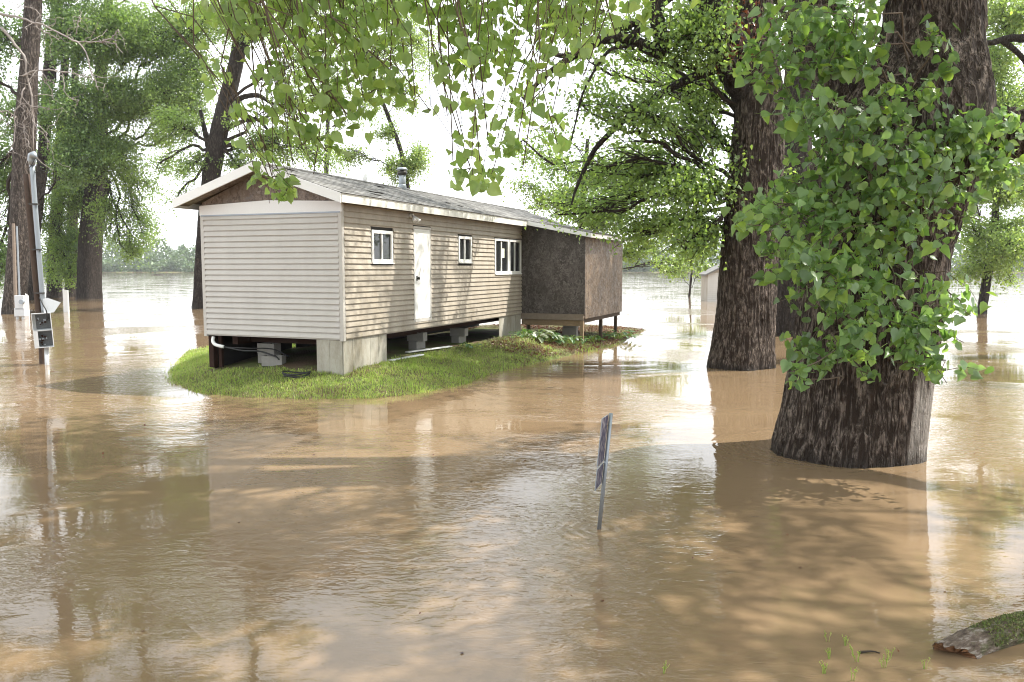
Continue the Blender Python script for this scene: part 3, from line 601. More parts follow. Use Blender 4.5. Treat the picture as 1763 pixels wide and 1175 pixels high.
bg_tree('broad dark trunk, rightmost of the left-hand tree cluster by open water', [(153, 515, 56, 38), (155, 420, 56, 38), (164, 330, 56, 34), (174, 240, 56, 22), (172, 150, 56, 20), (185, 40, 56, 16), (190, -80, 56, 12), (196, -260, 56, 9), (200, -420, 56, 5)],
    [B(190, 60, 52, 80, 70, 60, 60), B(270, 60, 52, 80, 65, 60, 60), B(200, 170, 52, 70, 65, 52, 60), B(290, 165, 52, 70, 60, 46, 60), B(205, 280, 52, 60, 50, 30, 60), B(140, 250, 51, 50, 50, 26, 60), B(190, 390, 54, 40, 45, 14, 55), B(245, 400, 54, 40, 34, 16, 50), B(225, 440, 54, 26, 24, 8, 44),
     B(340, 120, 52, 60, 65, 36, 60), B(360, 30, 52, 80, 50, 36, 60), B(230, 440, 54, 24, 20, 6, 40), B(290, 240, 54, 34, 34, 10, 45), B(350, 190, 53, 40, 40, 14, 50), B(240, 330, 54, 50, 40, 12, 50), B(210, -80, 54, 110, 60, 30, 60), B(330, -90, 54, 90, 60, 22, 60), B(200, -220, 54, 110, 70, 26, 60), B(330, -220, 54, 80, 60, 18, 60), B(190, -380, 54, 90, 70, 20, 60), B(310, -340, 54, 60, 60, 12, 60)], 'leaf_mid', 0.15, group=LG)
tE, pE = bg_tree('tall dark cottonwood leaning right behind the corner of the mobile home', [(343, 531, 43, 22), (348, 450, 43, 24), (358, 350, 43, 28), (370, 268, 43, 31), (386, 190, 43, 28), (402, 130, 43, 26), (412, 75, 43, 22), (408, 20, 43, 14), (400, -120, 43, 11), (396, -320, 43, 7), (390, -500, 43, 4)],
    [B(300, 215, 42, 45, 45, 18, 50), B(320, 290, 42, 32, 30, 10, 40), B(270, 290, 44, 30, 30, 7, 40), B(480, 250, 43, 55, 45, 20, 50), B(560, 280, 44, 40, 30, 10, 40), B(440, 255, 43, 34, 34, 8, 40), B(420, 40, 41, 70, 40, 18, 45), B(520, 100, 42, 50, 60, 14, 40), B(520, 180, 43, 40, 45, 12, 40), B(415, 290, 43, 35, 26, 9, 40),
     B(400, 210, 42, 12, 14, 2, 26), B(300, 350, 44, 24, 30, 4, 30), B(450, -70, 42, 120, 50, 26, 50), B(400, -200, 42, 110, 70, 24, 56), B(500, -300, 42, 80, 80, 16, 50), B(380, -400, 42, 90, 70, 18, 50)], 'leaf_mid', 0.125, group=LG)
side_limb([(412, 90, 43, 20), (432, 60, 43, 14), (455, 55, 43, 10), (485, 52, 43, 8), (505, 60, 43, 5)], M['bark_dark'], tE, 10)
side_limb([(395, 185, 43, 12), (418, 168, 43, 9), (445, 165, 43, 8), (468, 178, 43, 5), (500, 182, 43, 3)], M['bark_dark'], tE, 10)
side_limb([(385, 225, 43, 10), (405, 215, 43, 8), (440, 205, 43, 6), (465, 230, 43, 4), (475, 250, 43, 3)], M['bark_dark'], tE, 8)
side_limb([(362, 260, 43, 14), (350, 215, 43, 8), (345, 190, 43, 6)], M['bark_dark'], tE, 8)
# bare pale dead branches on the leaning trunk
bd = MB()
rgd = np.random.default_rng(9)
def dead(rows, depth=37):
    P_ = spline([(*pix(a, b, depth), w / 2 * 0.58 * depth / FPX) for a, b, w in rows], 24); P_[:, :3] += np.cumsum(rgd.normal(size=(24, 3)) * 0.03, axis=0); bd.tube(P_[:, :3], P_[:, 3], 6)
    L_ = np.linalg.norm(P_[-1, :3] - P_[0, :3])
    for _ in range(int(3 + L_ * 2.2)):
        s_ = P_[rgd.integers(4, 24)]; e_ = s_[:3] + rgd.normal(size=3) * np.array((0.5, 0.4, 0.45)) + np.array((0, 0, -0.25)); tw_ = arc(s_[:3], e_, rgd, 0.05, 0.6, 7); bd.tube(tw_, np.linspace(min(0.02, s_[3] * 0.7), 0.006, 7), 4)
dead([(0, 22, 9), (30, 28, 7), (60, 42, 6), (90, 52, 5), (120, 68, 5), (150, 88, 4), (165, 130, 3), (174, 158, 2)])
dead([(120, 68, 4), (165, 70, 3.5), (190, 60, 3), (205, 44, 2)]); dead([(170, 70, 3), (195, 80, 2.5), (215, 94, 2)])
dead([(0, 48, 9), (18, 70, 8), (32, 92, 7), (40, 104, 6), (38, 130, 5), (42, 160, 5), (48, 190, 5), (55, 215, 4), (58, 262, 3)])
dead([(40, 130, 5), (60, 124, 4), (95, 124, 4), (130, 128, 3.5), (150, 132, 3), (168, 142, 2)])
dead([(95, 124, 3), (112, 140, 3), (116, 160, 2.5), (128, 172, 2)]); dead([(42, 150, 4), (38, 175, 3.5), (30, 195, 3), (26, 240, 2.5), (12, 262, 2)])
dead([(55, 205, 3), (66, 222, 2.5), (82, 232, 2), (88, 248, 1.6)]); dead([(0, 190, 4), (14, 196, 3), (28, 210, 2)])
dead([(60, 42, 4), (64, 24, 3), (40, 12, 2.5), (5, 10, 2)]); dead([(75, 124, 3), (84, 140, 2.5), (92, 165, 2)]); dead([(48, 175, 3), (60, 186, 2.5), (86, 188, 2)])
dead([(130, 62, 3), (138, 40, 2.4), (140, 20, 1.6)]); dead([(60, 45, 3), (82, 58, 2.5), (98, 75, 2)]); dead([(46, 195, 3), (44, 225, 2.4), (52, 250, 2)])
bd.build('dead_branch', M['branch_pale'], tA, smooth=True)

bg_tree('pale hazy tree farther off, seen between the leaning cottonwood and the roof vent', [(560, 500, 75, 8), (562, 300, 75, 8), (566, 150, 75, 6)],
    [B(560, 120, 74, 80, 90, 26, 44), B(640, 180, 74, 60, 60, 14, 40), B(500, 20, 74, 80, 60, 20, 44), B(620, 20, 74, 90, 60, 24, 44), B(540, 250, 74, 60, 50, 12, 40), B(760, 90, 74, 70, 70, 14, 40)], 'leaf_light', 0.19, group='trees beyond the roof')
# ---- trees beyond the roof, and right-hand background
bg_tree('slender tree with drooping branches rising beyond the roof vent', [(706, 520, 48, 9), (706, 400, 48, 9), (702, 330, 48, 9), (690, 260, 48, 8), (668, 200, 48, 7), (640, 120, 48, 6), (620, 40, 48, 4)],
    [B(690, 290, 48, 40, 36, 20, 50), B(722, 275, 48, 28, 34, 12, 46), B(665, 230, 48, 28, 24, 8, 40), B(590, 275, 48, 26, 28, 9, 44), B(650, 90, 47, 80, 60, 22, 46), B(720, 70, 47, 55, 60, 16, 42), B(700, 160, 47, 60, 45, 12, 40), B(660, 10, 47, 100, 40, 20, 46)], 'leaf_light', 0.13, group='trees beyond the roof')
bg_tree('bushy tree behind the far end of the mobile home roof', [(1000, 500, 40, 14), (1000, 420, 40, 13), (1004, 330, 40, 10), (1012, 240, 40, 6)],
    [B(960, 345, 40, 70, 34, 22, 50), B(1040, 380, 40, 60, 40, 26, 50), B(1100, 300, 40, 60, 60, 18, 50), B(940, 280, 40, 50, 30, 8, 44), B(1110, 430, 40, 50, 28, 14, 50), B(1020, 300, 40, 60, 40, 14, 50), B(900, 320, 40, 45, 20, 5, 36), B(1080, 330, 40, 60, 40, 14, 50), B(1150, 395, 40, 40, 28, 10, 50), B(1170, 460, 34, 30, 15, 6, 36)], 'leaf_light', 0.13, group='trees beyond the roof')
bg_tree('low sapling with two thin stems standing in open water beside the beige shed', [(1187, 508, 60, 4), (1190, 480, 60, 3.6), (1192, 450, 60, 3)],
    [B(1190, 440, 60, 34, 26, 14, 40), B(1160, 470, 60, 24, 10, 4, 30), B(1215, 465, 58, 18, 18, 5, 30)], 'leaf_light', 0.15, nu=12, name='sapling')
bg_tree('slim trunk leaning right, standing in open water at the right edge', [(1690, 540, 38, 15), (1697, 490, 38, 15), (1706, 430, 38, 14), (1715, 350, 38, 11), (1718, 250, 38, 9), (1722, 120, 38, 6)],
    [B(1700, 450, 38, 60, 30, 15, 46), B(1740, 400, 38, 50, 40, 16, 50), B(1680, 400, 38, 45, 40, 14, 50), B(1730, 320, 37, 65, 55, 36, 54), B(1730, 200, 37, 65, 70, 40, 54), B(1710, 110, 37, 55, 60, 30, 50), B(1740, 20, 37, 70, 55, 34, 50), B(1660, 480, 38, 40, 16, 6, 36), B(1750, 430, 36, 50, 40, 16, 50), B(1655, 330, 42, 45, 60, 18, 54), B(1660, 200, 42, 40, 60, 12, 54), B(1740, 485, 38, 30, 14, 4, 30), B(1800, 250, 38, 60, 120, 20, 50)], 'leaf_light', 0.13, group='right-hand background trees')
tF, pF = bg_tree('background tree whose dark bough enters the frame high at the right edge', [(1850, 600, 20, 60), (1850, 300, 20, 56), (1856, 60, 20, 50), (1860, -200, 20, 40), (1860, -500, 20, 20)],
    [B(1810, -40, 20, 80, 60, 14, 50), B(1900, 100, 20, 70, 90, 16, 50), B(1760, 330, 22, 30, 25, 4, 30), cb(17, 18, 11, 3.5, 3.5, 2.2, 20, 55)], 'leaf_mid', 0.12)
side_limb([(1850, 60, 20, 26), (1790, 68, 20, 16), (1740, 66, 20, 12), (1705, 74, 20, 9), (1680, 70, 20, 5)], M['bark_dark'], tF)
side_limb([(1725, 70, 20, 10), (1745, 85, 20, 9), (1760, 100, 20, 8), (1775, 125, 20, 5)], M['bark_dark'], tF)

# ---- tree standing behind the camera whose boughs hang into the top of the picture
rg = np.random.default_rng(23)
op = base_under([(-5.6, -2.5, 0, 0.55), (-5.4, -2.3, 3, 0.48), (-5.0, -2.0, 7, 0.38), (-4.6, -1.6, 11, 0.2)])
ov = thing('overhanging_cottonwood', 'cottonwood whose leafy boughs hang down into the top centre of the view above the roof', 'tree')
trunk_mesh('trunk', op, M['bark_dark'], ov, 60, 80, 0.05, 0.12, 6, 5, 0.04)
def tubeobj(pts4, name='bough', seg=8, mat='bark_dark', n=30):
    P_ = spline(pts4, n); V_, F_ = tube(P_[:, :3], P_[:, 3], seg); link(name, raw(name, V_, F_, M[mat], True), ov); return P_
b1 = tubeobj([(-5.1, -2.0, 5.6, 0.2), (-3.6, 1.0, 6.6, 0.14), (-2.2, 4.0, 6.6, 0.09), (-1.0, 6.4, 6.2, 0.06), (0.2, 8.2, 5.6, 0.03)])
b2 = tubeobj([(-5.1, -2.0, 6.6, 0.2), (-2.8, 0.5, 7.6, 0.14), (-0.6, 3.0, 7.4, 0.09), (0.8, 5.0, 6.6, 0.05), (2.0, 6.6, 5.6, 0.03)])
b3 = tubeobj([(-5.2, -2.0, 5.0, 0.18), (-4.8, 1.5, 6.2, 0.12), (-3.8, 4.5, 6.2, 0.07), (-2.6, 6.8, 5.6, 0.03)])
oclus = [(360, 15, 50, 25, 34), (440, 10, 50, 30, 44), (510, 30, 50, 35, 70), (590, 30, 50, 40, 80), (660, 30, 40, 40, 60), (540, 90, 45, 40, 80), (610, 100, 45, 40, 80), (660, 110, 35, 40, 45), (560, 160, 50, 35, 80), (625, 165, 40, 30, 50), (670, 150, 25, 35, 26),
         (530, 210, 30, 25, 32), (580, 215, 35, 25, 36), (600, 200, 30, 25, 26), (520, 250, 34, 26, 46), (560, 258, 28, 24, 40), (505, 285, 32, 20, 40), (465, 308, 28, 18, 46), (495, 322, 26, 18, 52), (540, 300, 15, 12, 8), (480, 345, 10, 10, 6),
         (715, 175, 16, 18, 10), (740, 190, 22, 14, 12), (770, 200, 18, 12, 9), (800, 120, 45, 40, 46), (850, 60, 50, 45, 80), (800, 40, 40, 35, 40), (910, 40, 50, 40, 80), (970, 30, 50, 35, 80), (1040, 20, 50, 30, 50), (880, 120, 50, 40, 66), (940, 120, 45, 40, 50), (830, 180, 30, 25, 24),
         (900, 190, 35, 30, 34), (950, 200, 30, 30, 28), (800, 245, 22, 22, 16), (840, 240, 25, 20, 16), (890, 250, 22, 18, 12), (810, 290, 28, 22, 30), (850, 290, 28, 20, 30), (830, 318, 24, 14, 18), (780, 280, 14, 14, 8), (960, 250, 22, 18, 11), (900, 290, 14, 10, 4), (1000, 70, 40, 30, 36), (400, 30, 60, 25, 40), (720, 15, 50, 25, 36), (770, 60, 40, 30, 30), (1110, 15, 50, 25, 40), (1170, 25, 40, 25, 24), (460, 50, 40, 30, 36), (490, 130, 30, 40, 30), (1010, 20, 60, 30, 50), (950, 80, 50, 30, 40), (1060, 60, 26, 20, 12), (1005, 130, 20, 25, 9)]
MBt = MB(); LP = []
for (px, py, rx, ry, n) in oclus:
    Yc = rg.uniform(5.6, 6.8); c = pix(px, py, Yc); s = Yc / FPX
    src = b3 if px < 480 else (b1 if px < 760 else b2); st = src[max(0, int(np.argmin(np.linalg.norm(src[:, :2] - c[:2], axis=1))) - int(rg.integers(3, 9))), :3] + np.array((rg.normal() * 0.15, 0, 0))
    A1 = arc(st, c, rg, 0.09, 0.35, 10); MBt.tube(A1, np.linspace(0.012, 0.004, 10), 5)
    for _ in range(max(1, n // 7)):
        e = c + rg.normal(size=3) * np.array((rx * s * 0.6, 0.2, ry * s * 0.6)); Tw = arc(A1[rg.integers(6, 10)], e, rg, 0.03, 0.3, 6); MBt.tube(Tw, np.linspace(0.005, 0.002, 6), 4)
        m = max(2, int(round(n * 1.3 / max(1, n // 7)))); t = rg.uniform(0.3, 1, m) * 5; i0 = np.minimum(t.astype(int), 4)
        LP.append(Tw[i0] + (Tw[i0 + 1] - Tw[i0]) * (t - i0)[:, None] + rg.normal(size=(m, 3)) * np.array((rx * s * 0.33, 0.12, ry * s * 0.33)))
MBt.build('twigs', M['twig'], ov, smooth=True, kind='stuff')
leaf_parts(np.vstack(LP), 0.084, 'leaf_over', ov, rg)
crown(ov, op, [cb(-3.5, 3.5, 7.2, 2.2, 2.0, 0.9, 18, 60), cb(-1.0, 5.5, 7.4, 2.0, 1.8, 0.9, 12, 55), cb(-5.5, 6.5, 7.4, 2.2, 2.0, 1.0, 16, 60), cb(0.8, 2.5, 7.5, 2.0, 1.6, 0.8, 14, 60), cb(-6.5, 2.0, 8.5, 2.5, 2.5, 1.2, 18, 60), cb(-3.0, -2.0, 9, 2.5, 2.5, 1.5, 18, 60),
               cb(-8, 9, 9, 2.4, 2.4, 1.2, 14, 60), cb(-3, 12, 8.1, 2.8, 2, 1.2, 22, 60), cb(-7, 12.5, 8.6, 2.8, 2, 1.2, 20, 60), cb(0.6, 12.2, 8.9, 2.4, 2, 1.1, 16, 60), cb(-2.2, 9.5, 8.6, 2.4, 1.4, 0.9, 10, 60), cb(1.0, -2.0, 9, 2.5, 2.5, 1.5, 14, 60)], 'leaf_over', rg, 0.10, MID, name='upper_foliage')  # out-of-view boughs, extended forward to darken the water's reflections

# ---- far shore: low bank and a wood that reads as one mass
V = [(-740, 352, -1), (740, 352, -1), (740, 356, 0.35), (-740, 356, 0.35), (740, 1100, 3), (-740, 1100, 3)]
link('far_bank', raw('far_bank', V, [(0, 1, 2, 3), (3, 2, 4, 5)], M['bank']), kind='structure')
rg = np.random.default_rng(5)
LP = []; FV = []; FF = []; nb = 0
for row, (yy, hh) in enumerate([(360, 9), (372, 13), (388, 16)]):
    x = -330.0
    while x < 330:
        w = rg.uniform(5, 10); x += w * 0.75; H_ = hh * rg.uniform(0.6, 1.25) * (1.0 if row else rg.uniform(0.4, 1))
        m = int(170 + 20 * w); v = rg.normal(size=(m, 3)); v /= np.linalg.norm(v, axis=1)[:, None]; rr_ = 0.75 + 0.35 * vnoise(v[:, 0] * 2.5 + x, v[:, 1] * 2.5, v[:, 2] * 2.5, 3)
        c = np.array((x, yy + rg.uniform(-4, 4), H_ * 0.5)); LP.append(c + v * rr_[:, None] * np.array((w * 0.62, w * 0.5, H_ * 0.52)))
LP = np.vstack(LP); LP[:, 2] = np.maximum(LP[:, 2], 0.5)
leaves('far_shore_wood', LP, 1.5, M['leaf_far'], None, FAR, rg, 0.1, 0.8)['kind'] = 'stuff'

hz = MB().box(-760, 760, -60, 1150, -3.2, 60).build('haze', None, kind='stuff')
hm = bpy.data.materials.new('haze'); hm.use_nodes = True; hm.node_tree.nodes.clear()
vo = hm.node_tree.nodes.new('ShaderNodeOutputMaterial'); pv = hm.node_tree.nodes.new('ShaderNodeVolumePrincipled')
pv.inputs['Color'].default_value = (0.93, 0.96, 1, 1); pv.inputs['Density'].default_value = 0.00030; pv.inputs['Anisotropy'].default_value = 0.2
hm.node_tree.links.new(pv.outputs[0], vo.inputs['Volume']); hz.data.materials.append(hm)

# ------------------------------------------------------------------ the mobile home
P0 = pix(591, 586, 14.3); HOUSE_A = math.atan2(-0.371, 0.928)
house = thing('mobile_home', 'beige lap-sided mobile home on block piers standing on a small grass island', 'building', (P0[0], P0[1], 0), HOUSE_A)
eX, eY = np.array((math.cos(HOUSE_A), math.sin(HOUSE_A))), np.array((-math.sin(HOUSE_A), math.cos(HOUSE_A)))
def hw(x, y): return P0[:2] + eX * x + eY * y          # house coordinates to world
def gh(x, y): return float(ground_h(np.array([hw(x, y)]))[0])
W, L, ZB, ZT = 3.07, 8.72, 0.87, 3.12
L2, AX = 12.75, 1.82
CR = 0.102
# gable siding, one object per course
def course(y0, y1, z, mat, gable, zt=None):
    """one lap of siding: foot proud, head flush.  long wall runs along y at x=0; gable runs along x at y=0"""
    h_ = CR if zt is None else zt - z
    prof = [(0.003, z + h_), (0.018, z + h_ - 0.001), (0.034, z + 0.034), (0.035, z + 0.027), (0.005, z + 0.024), (0.006, z), (0.003, z)]
    m = MB()
    if gable: m.prism([(-a, b) for a, b in prof], 0, y0, y1)
    else: m.prism(prof, 1, y0, y1)
    return m.build('siding_board', M[mat], house)
k = 0
while ZB + k * CR < ZT - 0.01:
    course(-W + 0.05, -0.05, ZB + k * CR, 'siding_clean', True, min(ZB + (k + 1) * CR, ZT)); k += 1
opens = [(0.96, 1.73, 2.24, 2.85), (2.58, 3.30, 1.065, 2.96), (4.68, 5.41, 2.27, 2.87), (6.80, 8.64, 1.99, 2.89)]
k = 0
while ZB + k * CR < 3.36:
    z0, z1 = ZB + k * CR, min(ZB + (k + 1) * CR, 3.36); segs = [(0.05, L - 0.03)]
    for a, b, c, d in opens:
        if z0 < d - 0.02 and z1 > c + 0.02:
            ns = []
            for s0, s1 in segs:
                if b < s0 or a > s1: ns.append((s0, s1))
                else: ns += [(s0, a - 0.03), (b + 0.03, s1)]
            segs = [s for s in ns if s[1] - s[0] > 0.04]
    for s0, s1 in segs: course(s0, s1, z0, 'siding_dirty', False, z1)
    k += 1
# wall shell behind the siding (with real openings on the long side)
wl = MB(); wl.box(-W, 0, 0.004, 0.08, ZB, 3.30); wl.box(-W, -W + 0.08, 0.08, L2, ZB, 3.30); wl.box(-W + 0.08, 0, L2 - 0.08, L2, ZB, 3.30)
cuts = [0.08] + [v for o in opens for v in o[:2]] + [L2 - 0.08]
for i in range(0, len(cuts), 2): wl.box(-0.08, -0.002, cuts[i], cuts[i + 1], ZB, 3.36)
for a, b, c, d in opens: wl.box(-0.08, -0.002, a, b, ZB, c); wl.box(-0.08, -0.002, a, b, d, 3.36)
wl.build('wall', M['interior'], house)
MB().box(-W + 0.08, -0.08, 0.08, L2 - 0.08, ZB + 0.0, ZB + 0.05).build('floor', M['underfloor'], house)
# corner posts, frieze, gable panel
MB().box(-0.05, 0.026, -0.026, 0.05, ZB - 0.02, 3.30).build('corner_trim', M['siding_clean'], house, bevel=0.004)
MB().box(-W - 0.026, -W + 0.05, -0.026, 0.05, ZB - 0.02, 3.30).build('corner_trim', M['siding_clean'], house, bevel=0.004)
ZF = 3.25
MB().prism([(-W - 0.03, ZT), (0.03, ZT), (0.03, 3.30), (-W / 2, 3.36), (-W - 0.03, 3.30)], 1, -0.032, 0.002).build('frieze', M['white_trim'], house)
MB().box(-W, 0, -0.038, -0.026, ZT - 0.018, ZT + 0.006).build('frieze_flashing', M['galvanized'], house)
RX0, RX1, RIDX, ZE, ZR = -W - 0.33, 0.25, -1.55, 3.40, 4.00
MB().prism([(-W + 0.02, 3.28), (-0.02, 3.28), (-0.02, 3.40), (RIDX, 3.93), (-W + 0.02, 3.36)], 1, -0.012, 0.02).build('gable_panel', M['osb_gable'], house)
# roof deck as thick slabs
def zr(x):
    if x <= RIDX: return ZR - (RIDX - x) * (ZR - ZE) / (RIDX - RX0)
    if x <= RX1: return ZR - (x - RIDX) * (ZR - ZE) / (RX1 - RIDX)
    return ZE - (x - RX1) * 0.198
YA, YB, YC = -0.36, 8.48, 12.98
XE = AX + 0.24
rd = MB()
def slab(x0, x1, y0, y1, t=0.05):
    lo = [(x0, y0, zr(x0) - t), (x1, y0, zr(x1) - t), (x1, y1, zr(x1) - t), (x0, y1, zr(x0) - t)]; hi = [(a, b, c + t) for a, b, c in lo]; rd.hexa(lo, hi)
slab(RX0 + 0.002, RIDX, YA + 0.01, YC); slab(RIDX, RX1 - 0.02, YA + 0.01, YC); slab(RX1 - 0.02, XE - 0.02, YB + 0.02, YC)
roof = rd.build('roof', M['timber_dark'], house)
# shingles: overlapping tabs, joined (a few pixels each)
sh = MB(); rr = random.Random(4)
def shingles(x0, x1, y0, y1):
    dx = x1 - x0; n = max(1, int(abs(dx) / 0.135)); sgn = 1 if dx > 0 else -1
    for i in range(n):
        xa = x0 + dx * i / n; xb = x0 + dx * (i + 1) / n + sgn * 0.03; y = y0 - rr.uniform(0, 0.2)
        while y < y1:
            w = 0.305; ya, yb = max(y0, y), min(y1, y + w - 0.006); y += w
            if yb - ya < 0.03: continue
            j = rr.uniform(0, 0.004); za, zb = zr(xa) + 0.005, zr(min(xb, XE) if sgn > 0 else max(xb, RX0 - 0.03)) + 0.017 + j
            if rr.random() < 0.012: zb += 0.02
            sh.hexa([(xa, ya, za - 0.004), (xb, ya, zb - 0.008), (xb, yb, zb - 0.008), (xa, yb, za - 0.004)], [(xa, ya, za + 0.004), (xb, ya, zb), (xb, yb, zb), (xa, yb, za + 0.004)])
shingles(RIDX, RX1 + 0.0, YA - 0.01, YC); shingles(RIDX, RX0, YA - 0.01, YC); shingles(RX1 + 0.02, XE, YB + 0.01, YC)
sh.build('shingles', M['shingle'], roof, kind='stuff')
rc = MB(); y = YA - 0.01
while y < YC:
    y2 = min(YC, y + 0.24)
    for s in (-1, 1): rc.hexa([(RIDX, y, ZR + 0.012), (RIDX + s * 0.14, y, ZR - 0.026), (RIDX + s * 0.14, y2, ZR - 0.026), (RIDX, y2, ZR + 0.012)], [(RIDX, y, ZR + 0.028), (RIDX + s * 0.14, y, ZR - 0.012), (RIDX + s * 0.14, y2 + 0.02, ZR - 0.008), (RIDX, y2 + 0.02, ZR + 0.034)])
    y = y2 + 0.004
rc.build('ridge_cap', M['shingle'], roof, kind='stuff')
# fascia boards
FH = 0.15
def rake(x0, x1, y, name='rake_board', mat='white_trim', t=0.03, hh=FH):
    MB().hexa([(x0, y - t, zr(x0) - hh), (x1, y - t, zr(x1) - hh), (x1, y, zr(x1) - hh), (x0, y, zr(x0) - hh)], [(x0, y - t, zr(x0) + 0.002), (x1, y - t, zr(x1) + 0.002), (x1, y, zr(x1) + 0.002), (x0, y, zr(x0) + 0.002)]).build(name, M[mat], house)
rake(RX0, RIDX, YA, hh=0.16); rake(RIDX + 0.001, RX1, YA, hh=0.16); rake(RX1 + 0.012, XE, YB, hh=0.11)
MB().box(RX1 - 0.02, RX1 + 0.01, YA + 0.001, YB - 0.031, ZE - FH, ZE + 0.0).build('fascia_board', M['fascia_dirty'], house)
MB().box(RX0 - 0.01, RX0 + 0.02, YA + 0.001, YC, ZE - FH, ZE + 0.0).build('fascia_board', M['fascia_dirty'], house)
MB().box(XE - 0.02, XE + 0.008, YB + 0.001, YC, zr(XE) - 0.11, zr(XE)).build('fascia_board', M['fascia_dirty'], house)
# soffits
MB().box(0.0 + 0.004, RX1 - 0.02, 0.0, YB, ZE - FH + 0.012, ZE - FH + 0.024).build('soffit', M['timber_dark'], house)
MB().hexa([(RX0 + 0.02, YA + 0.001, zr(RX0) - 0.10), (RIDX, YA + 0.001, ZR - 0.10), (RIDX, -0.013, ZR - 0.10), (RX0 + 0.02, -0.013, zr(RX0) - 0.10)], [(RX0 + 0.02, YA + 0.001, zr(RX0) - 0.09), (RIDX, YA + 0.001, ZR - 0.09), (RIDX, -0.013, ZR - 0.09), (RX0 + 0.02, -0.013, zr(RX0) - 0.09)]).build('soffit', M['osb_gable'], house)
MB().hexa([(RIDX, YA + 0.001, ZR - 0.10), (RX1 - 0.02, YA + 0.001, zr(RX1) - 0.10), (RX1 - 0.02, -0.013, zr(RX1) - 0.10), (RIDX, -0.013, ZR - 0.10)], [(RIDX, YA + 0.001, ZR - 0.09), (RX1 - 0.02, YA + 0.001, zr(RX1) - 0.09), (RX1 - 0.02, -0.013, zr(RX1) - 0.09), (RIDX, -0.013, ZR - 0.09)]).build('soffit', M['osb_gable'], house)
# windows
def window(y0, y1, z0, z1, note=False):
    f = MB(); t = 0.036
    for a, b, c, d in ((y0 - 0.028, y1 + 0.028, z0 - 0.028, z0 + t), (y0 - 0.028, y1 + 0.028, z1 - t, z1 + 0.028), (y0 - 0.028, y0 + t, z0 + t, z1 - t), (y1 - t, y1 + 0.028, z0 + t, z1 - t)):
        f.box(-0.03, 0.034, a, b, c, d)
    fr = f.build('window', M['vinyl_white'], house, bevel=0.004)
    ym = (y0 + y1) / 2
    MB().box(-0.028, 0.018, ym - 0.022, ym + 0.022, z0 + t, z1 - t).build('sash_bar', M['vinyl_white'], fr)
    MB().box(-0.012, -0.006, y0 + t, ym - 0.022, z0 + t, z1 - t).build('pane', M['glass'], fr)
    MB().box(-0.004, 0.002, ym + 0.022, y1 - t, z0 + t, z1 - t).build('pane', M['glass'], fr)
    if note: MB().box(0.003, 0.005, ym + 0.06, ym + 0.22, z0 + 0.38, z0 + 0.62).build('paper_note', M['paper'], fr)
    MB().box(-0.03, 0.055, y0 - 0.03, y1 + 0.03, z0 - 0.052, z0 - 0.029).build('sill', M['vinyl_white'], fr)
window(0.99, 1.70, 2.27, 2.82); window(4.71, 5.38, 2.30, 2.84); window(6.83, 7.70, 2.02, 2.86, True); window(7.79, 8.61, 2.02, 2.86)
dr = MB().box(-0.02, 0.026, 2.60, 3.28, 1.09, 2.94).build('door', M['door_white'], house, bevel=0.003)
kb = MB().tube([(0.026, 2.69, 1.93), (0.05, 2.69, 1.93), (0.06, 2.69, 1.93), (0.085, 2.69, 1.93), (0.095, 2.69, 1.93)], [0.014, 0.014, 0.03, 0.03, 0.012], 10); kb.build('door_knob', M['metal_dark'], dr, smooth=True)
MB().box(0.026, 0.032, 2.665, 2.715, 1.88, 1.98).build('lock_plate', M['metal_dark'], dr)
fm = MB(); fm.box(-0.02, 0.03, 2.555, 2.597, 1.03, 2.99); fm.box(-0.02, 0.03, 3.283, 3.325, 1.03, 2.99); fm.box(-0.02, 0.03, 2.597, 3.283, 2.945, 2.99); fm.box(-0.02, 0.036, 2.597, 3.283, 1.03, 1.085)
fm.build('door_frame', M['siding_clean'], house)
lf = MB().tube([(0.0 + 0.02, 2.45, 3.19), (0.09, 2.45, 3.19)], [0.045, 0.045], 10).build('porch_light', M['vinyl_white'], house)
for s in (-1, 1): MB().tube([(0.09, 2.45 + s * 0.03, 3.18), (0.14, 2.45 + s * 0.08, 3.12), (0.17, 2.45 + s * 0.10, 3.08)], [0.02, 0.035, 0.045], 10).build('lamp_head', M['vinyl_white'], lf, smooth=True)
# roof furniture
def pipe(x, y, z0, z1, r, cap, name, mat):
    t = MB().tube([(x, y, z0), (x, y, z1)], [r, r], 16).build(name, M[mat], roof, smooth=True)
    if cap:
        MB().tube([(x, y, z1 + 0.03), (x, y, z1 + 0.05), (x, y, z1 + 0.09), (x, y, z1 + 0.10)], [r * 1.5, r * 1.55, r * 1.2, 0.01], 16).build('vent_cap', M[mat], t, smooth=True)
        MB().tube([(x, y, z1 - 0.09), (x, y, z1 - 0.07), (x, y, z1 - 0.02), (x, y, z1 + 0.005)], [r * 1.01, r * 1.4, r * 1.45, r * 1.2], 16).build('vent_collar', M['metal_dark'], t, smooth=True)
        MB().tube([(x, y, z1), (x, y, z1 + 0.035)], [r * 0.7, r * 0.7], 8).build('cap_spacer', M['metal_dark'], t)
        MB().tube([(x, y, z0 - 0.02), (x, y, z0 + 0.14), (x, y, z0 + 0.16)], [r * 1.5, r * 1.08, r * 1.04], 16).build('flashing', M['galvanized'], t, smooth=True)
pipe(-1.45, 4.75, 3.92, 4.38, 0.082, True, 'roof_vent', 'galvanized')
pipe(-1.75, 3.6, 3.85, 4.42, 0.05, False, 'vent_pipe', 'vinyl_white')
pipe(-1.7, 6.4, 3.85, 4.16, 0.03, False, 'vent_pipe', 'vinyl_white')
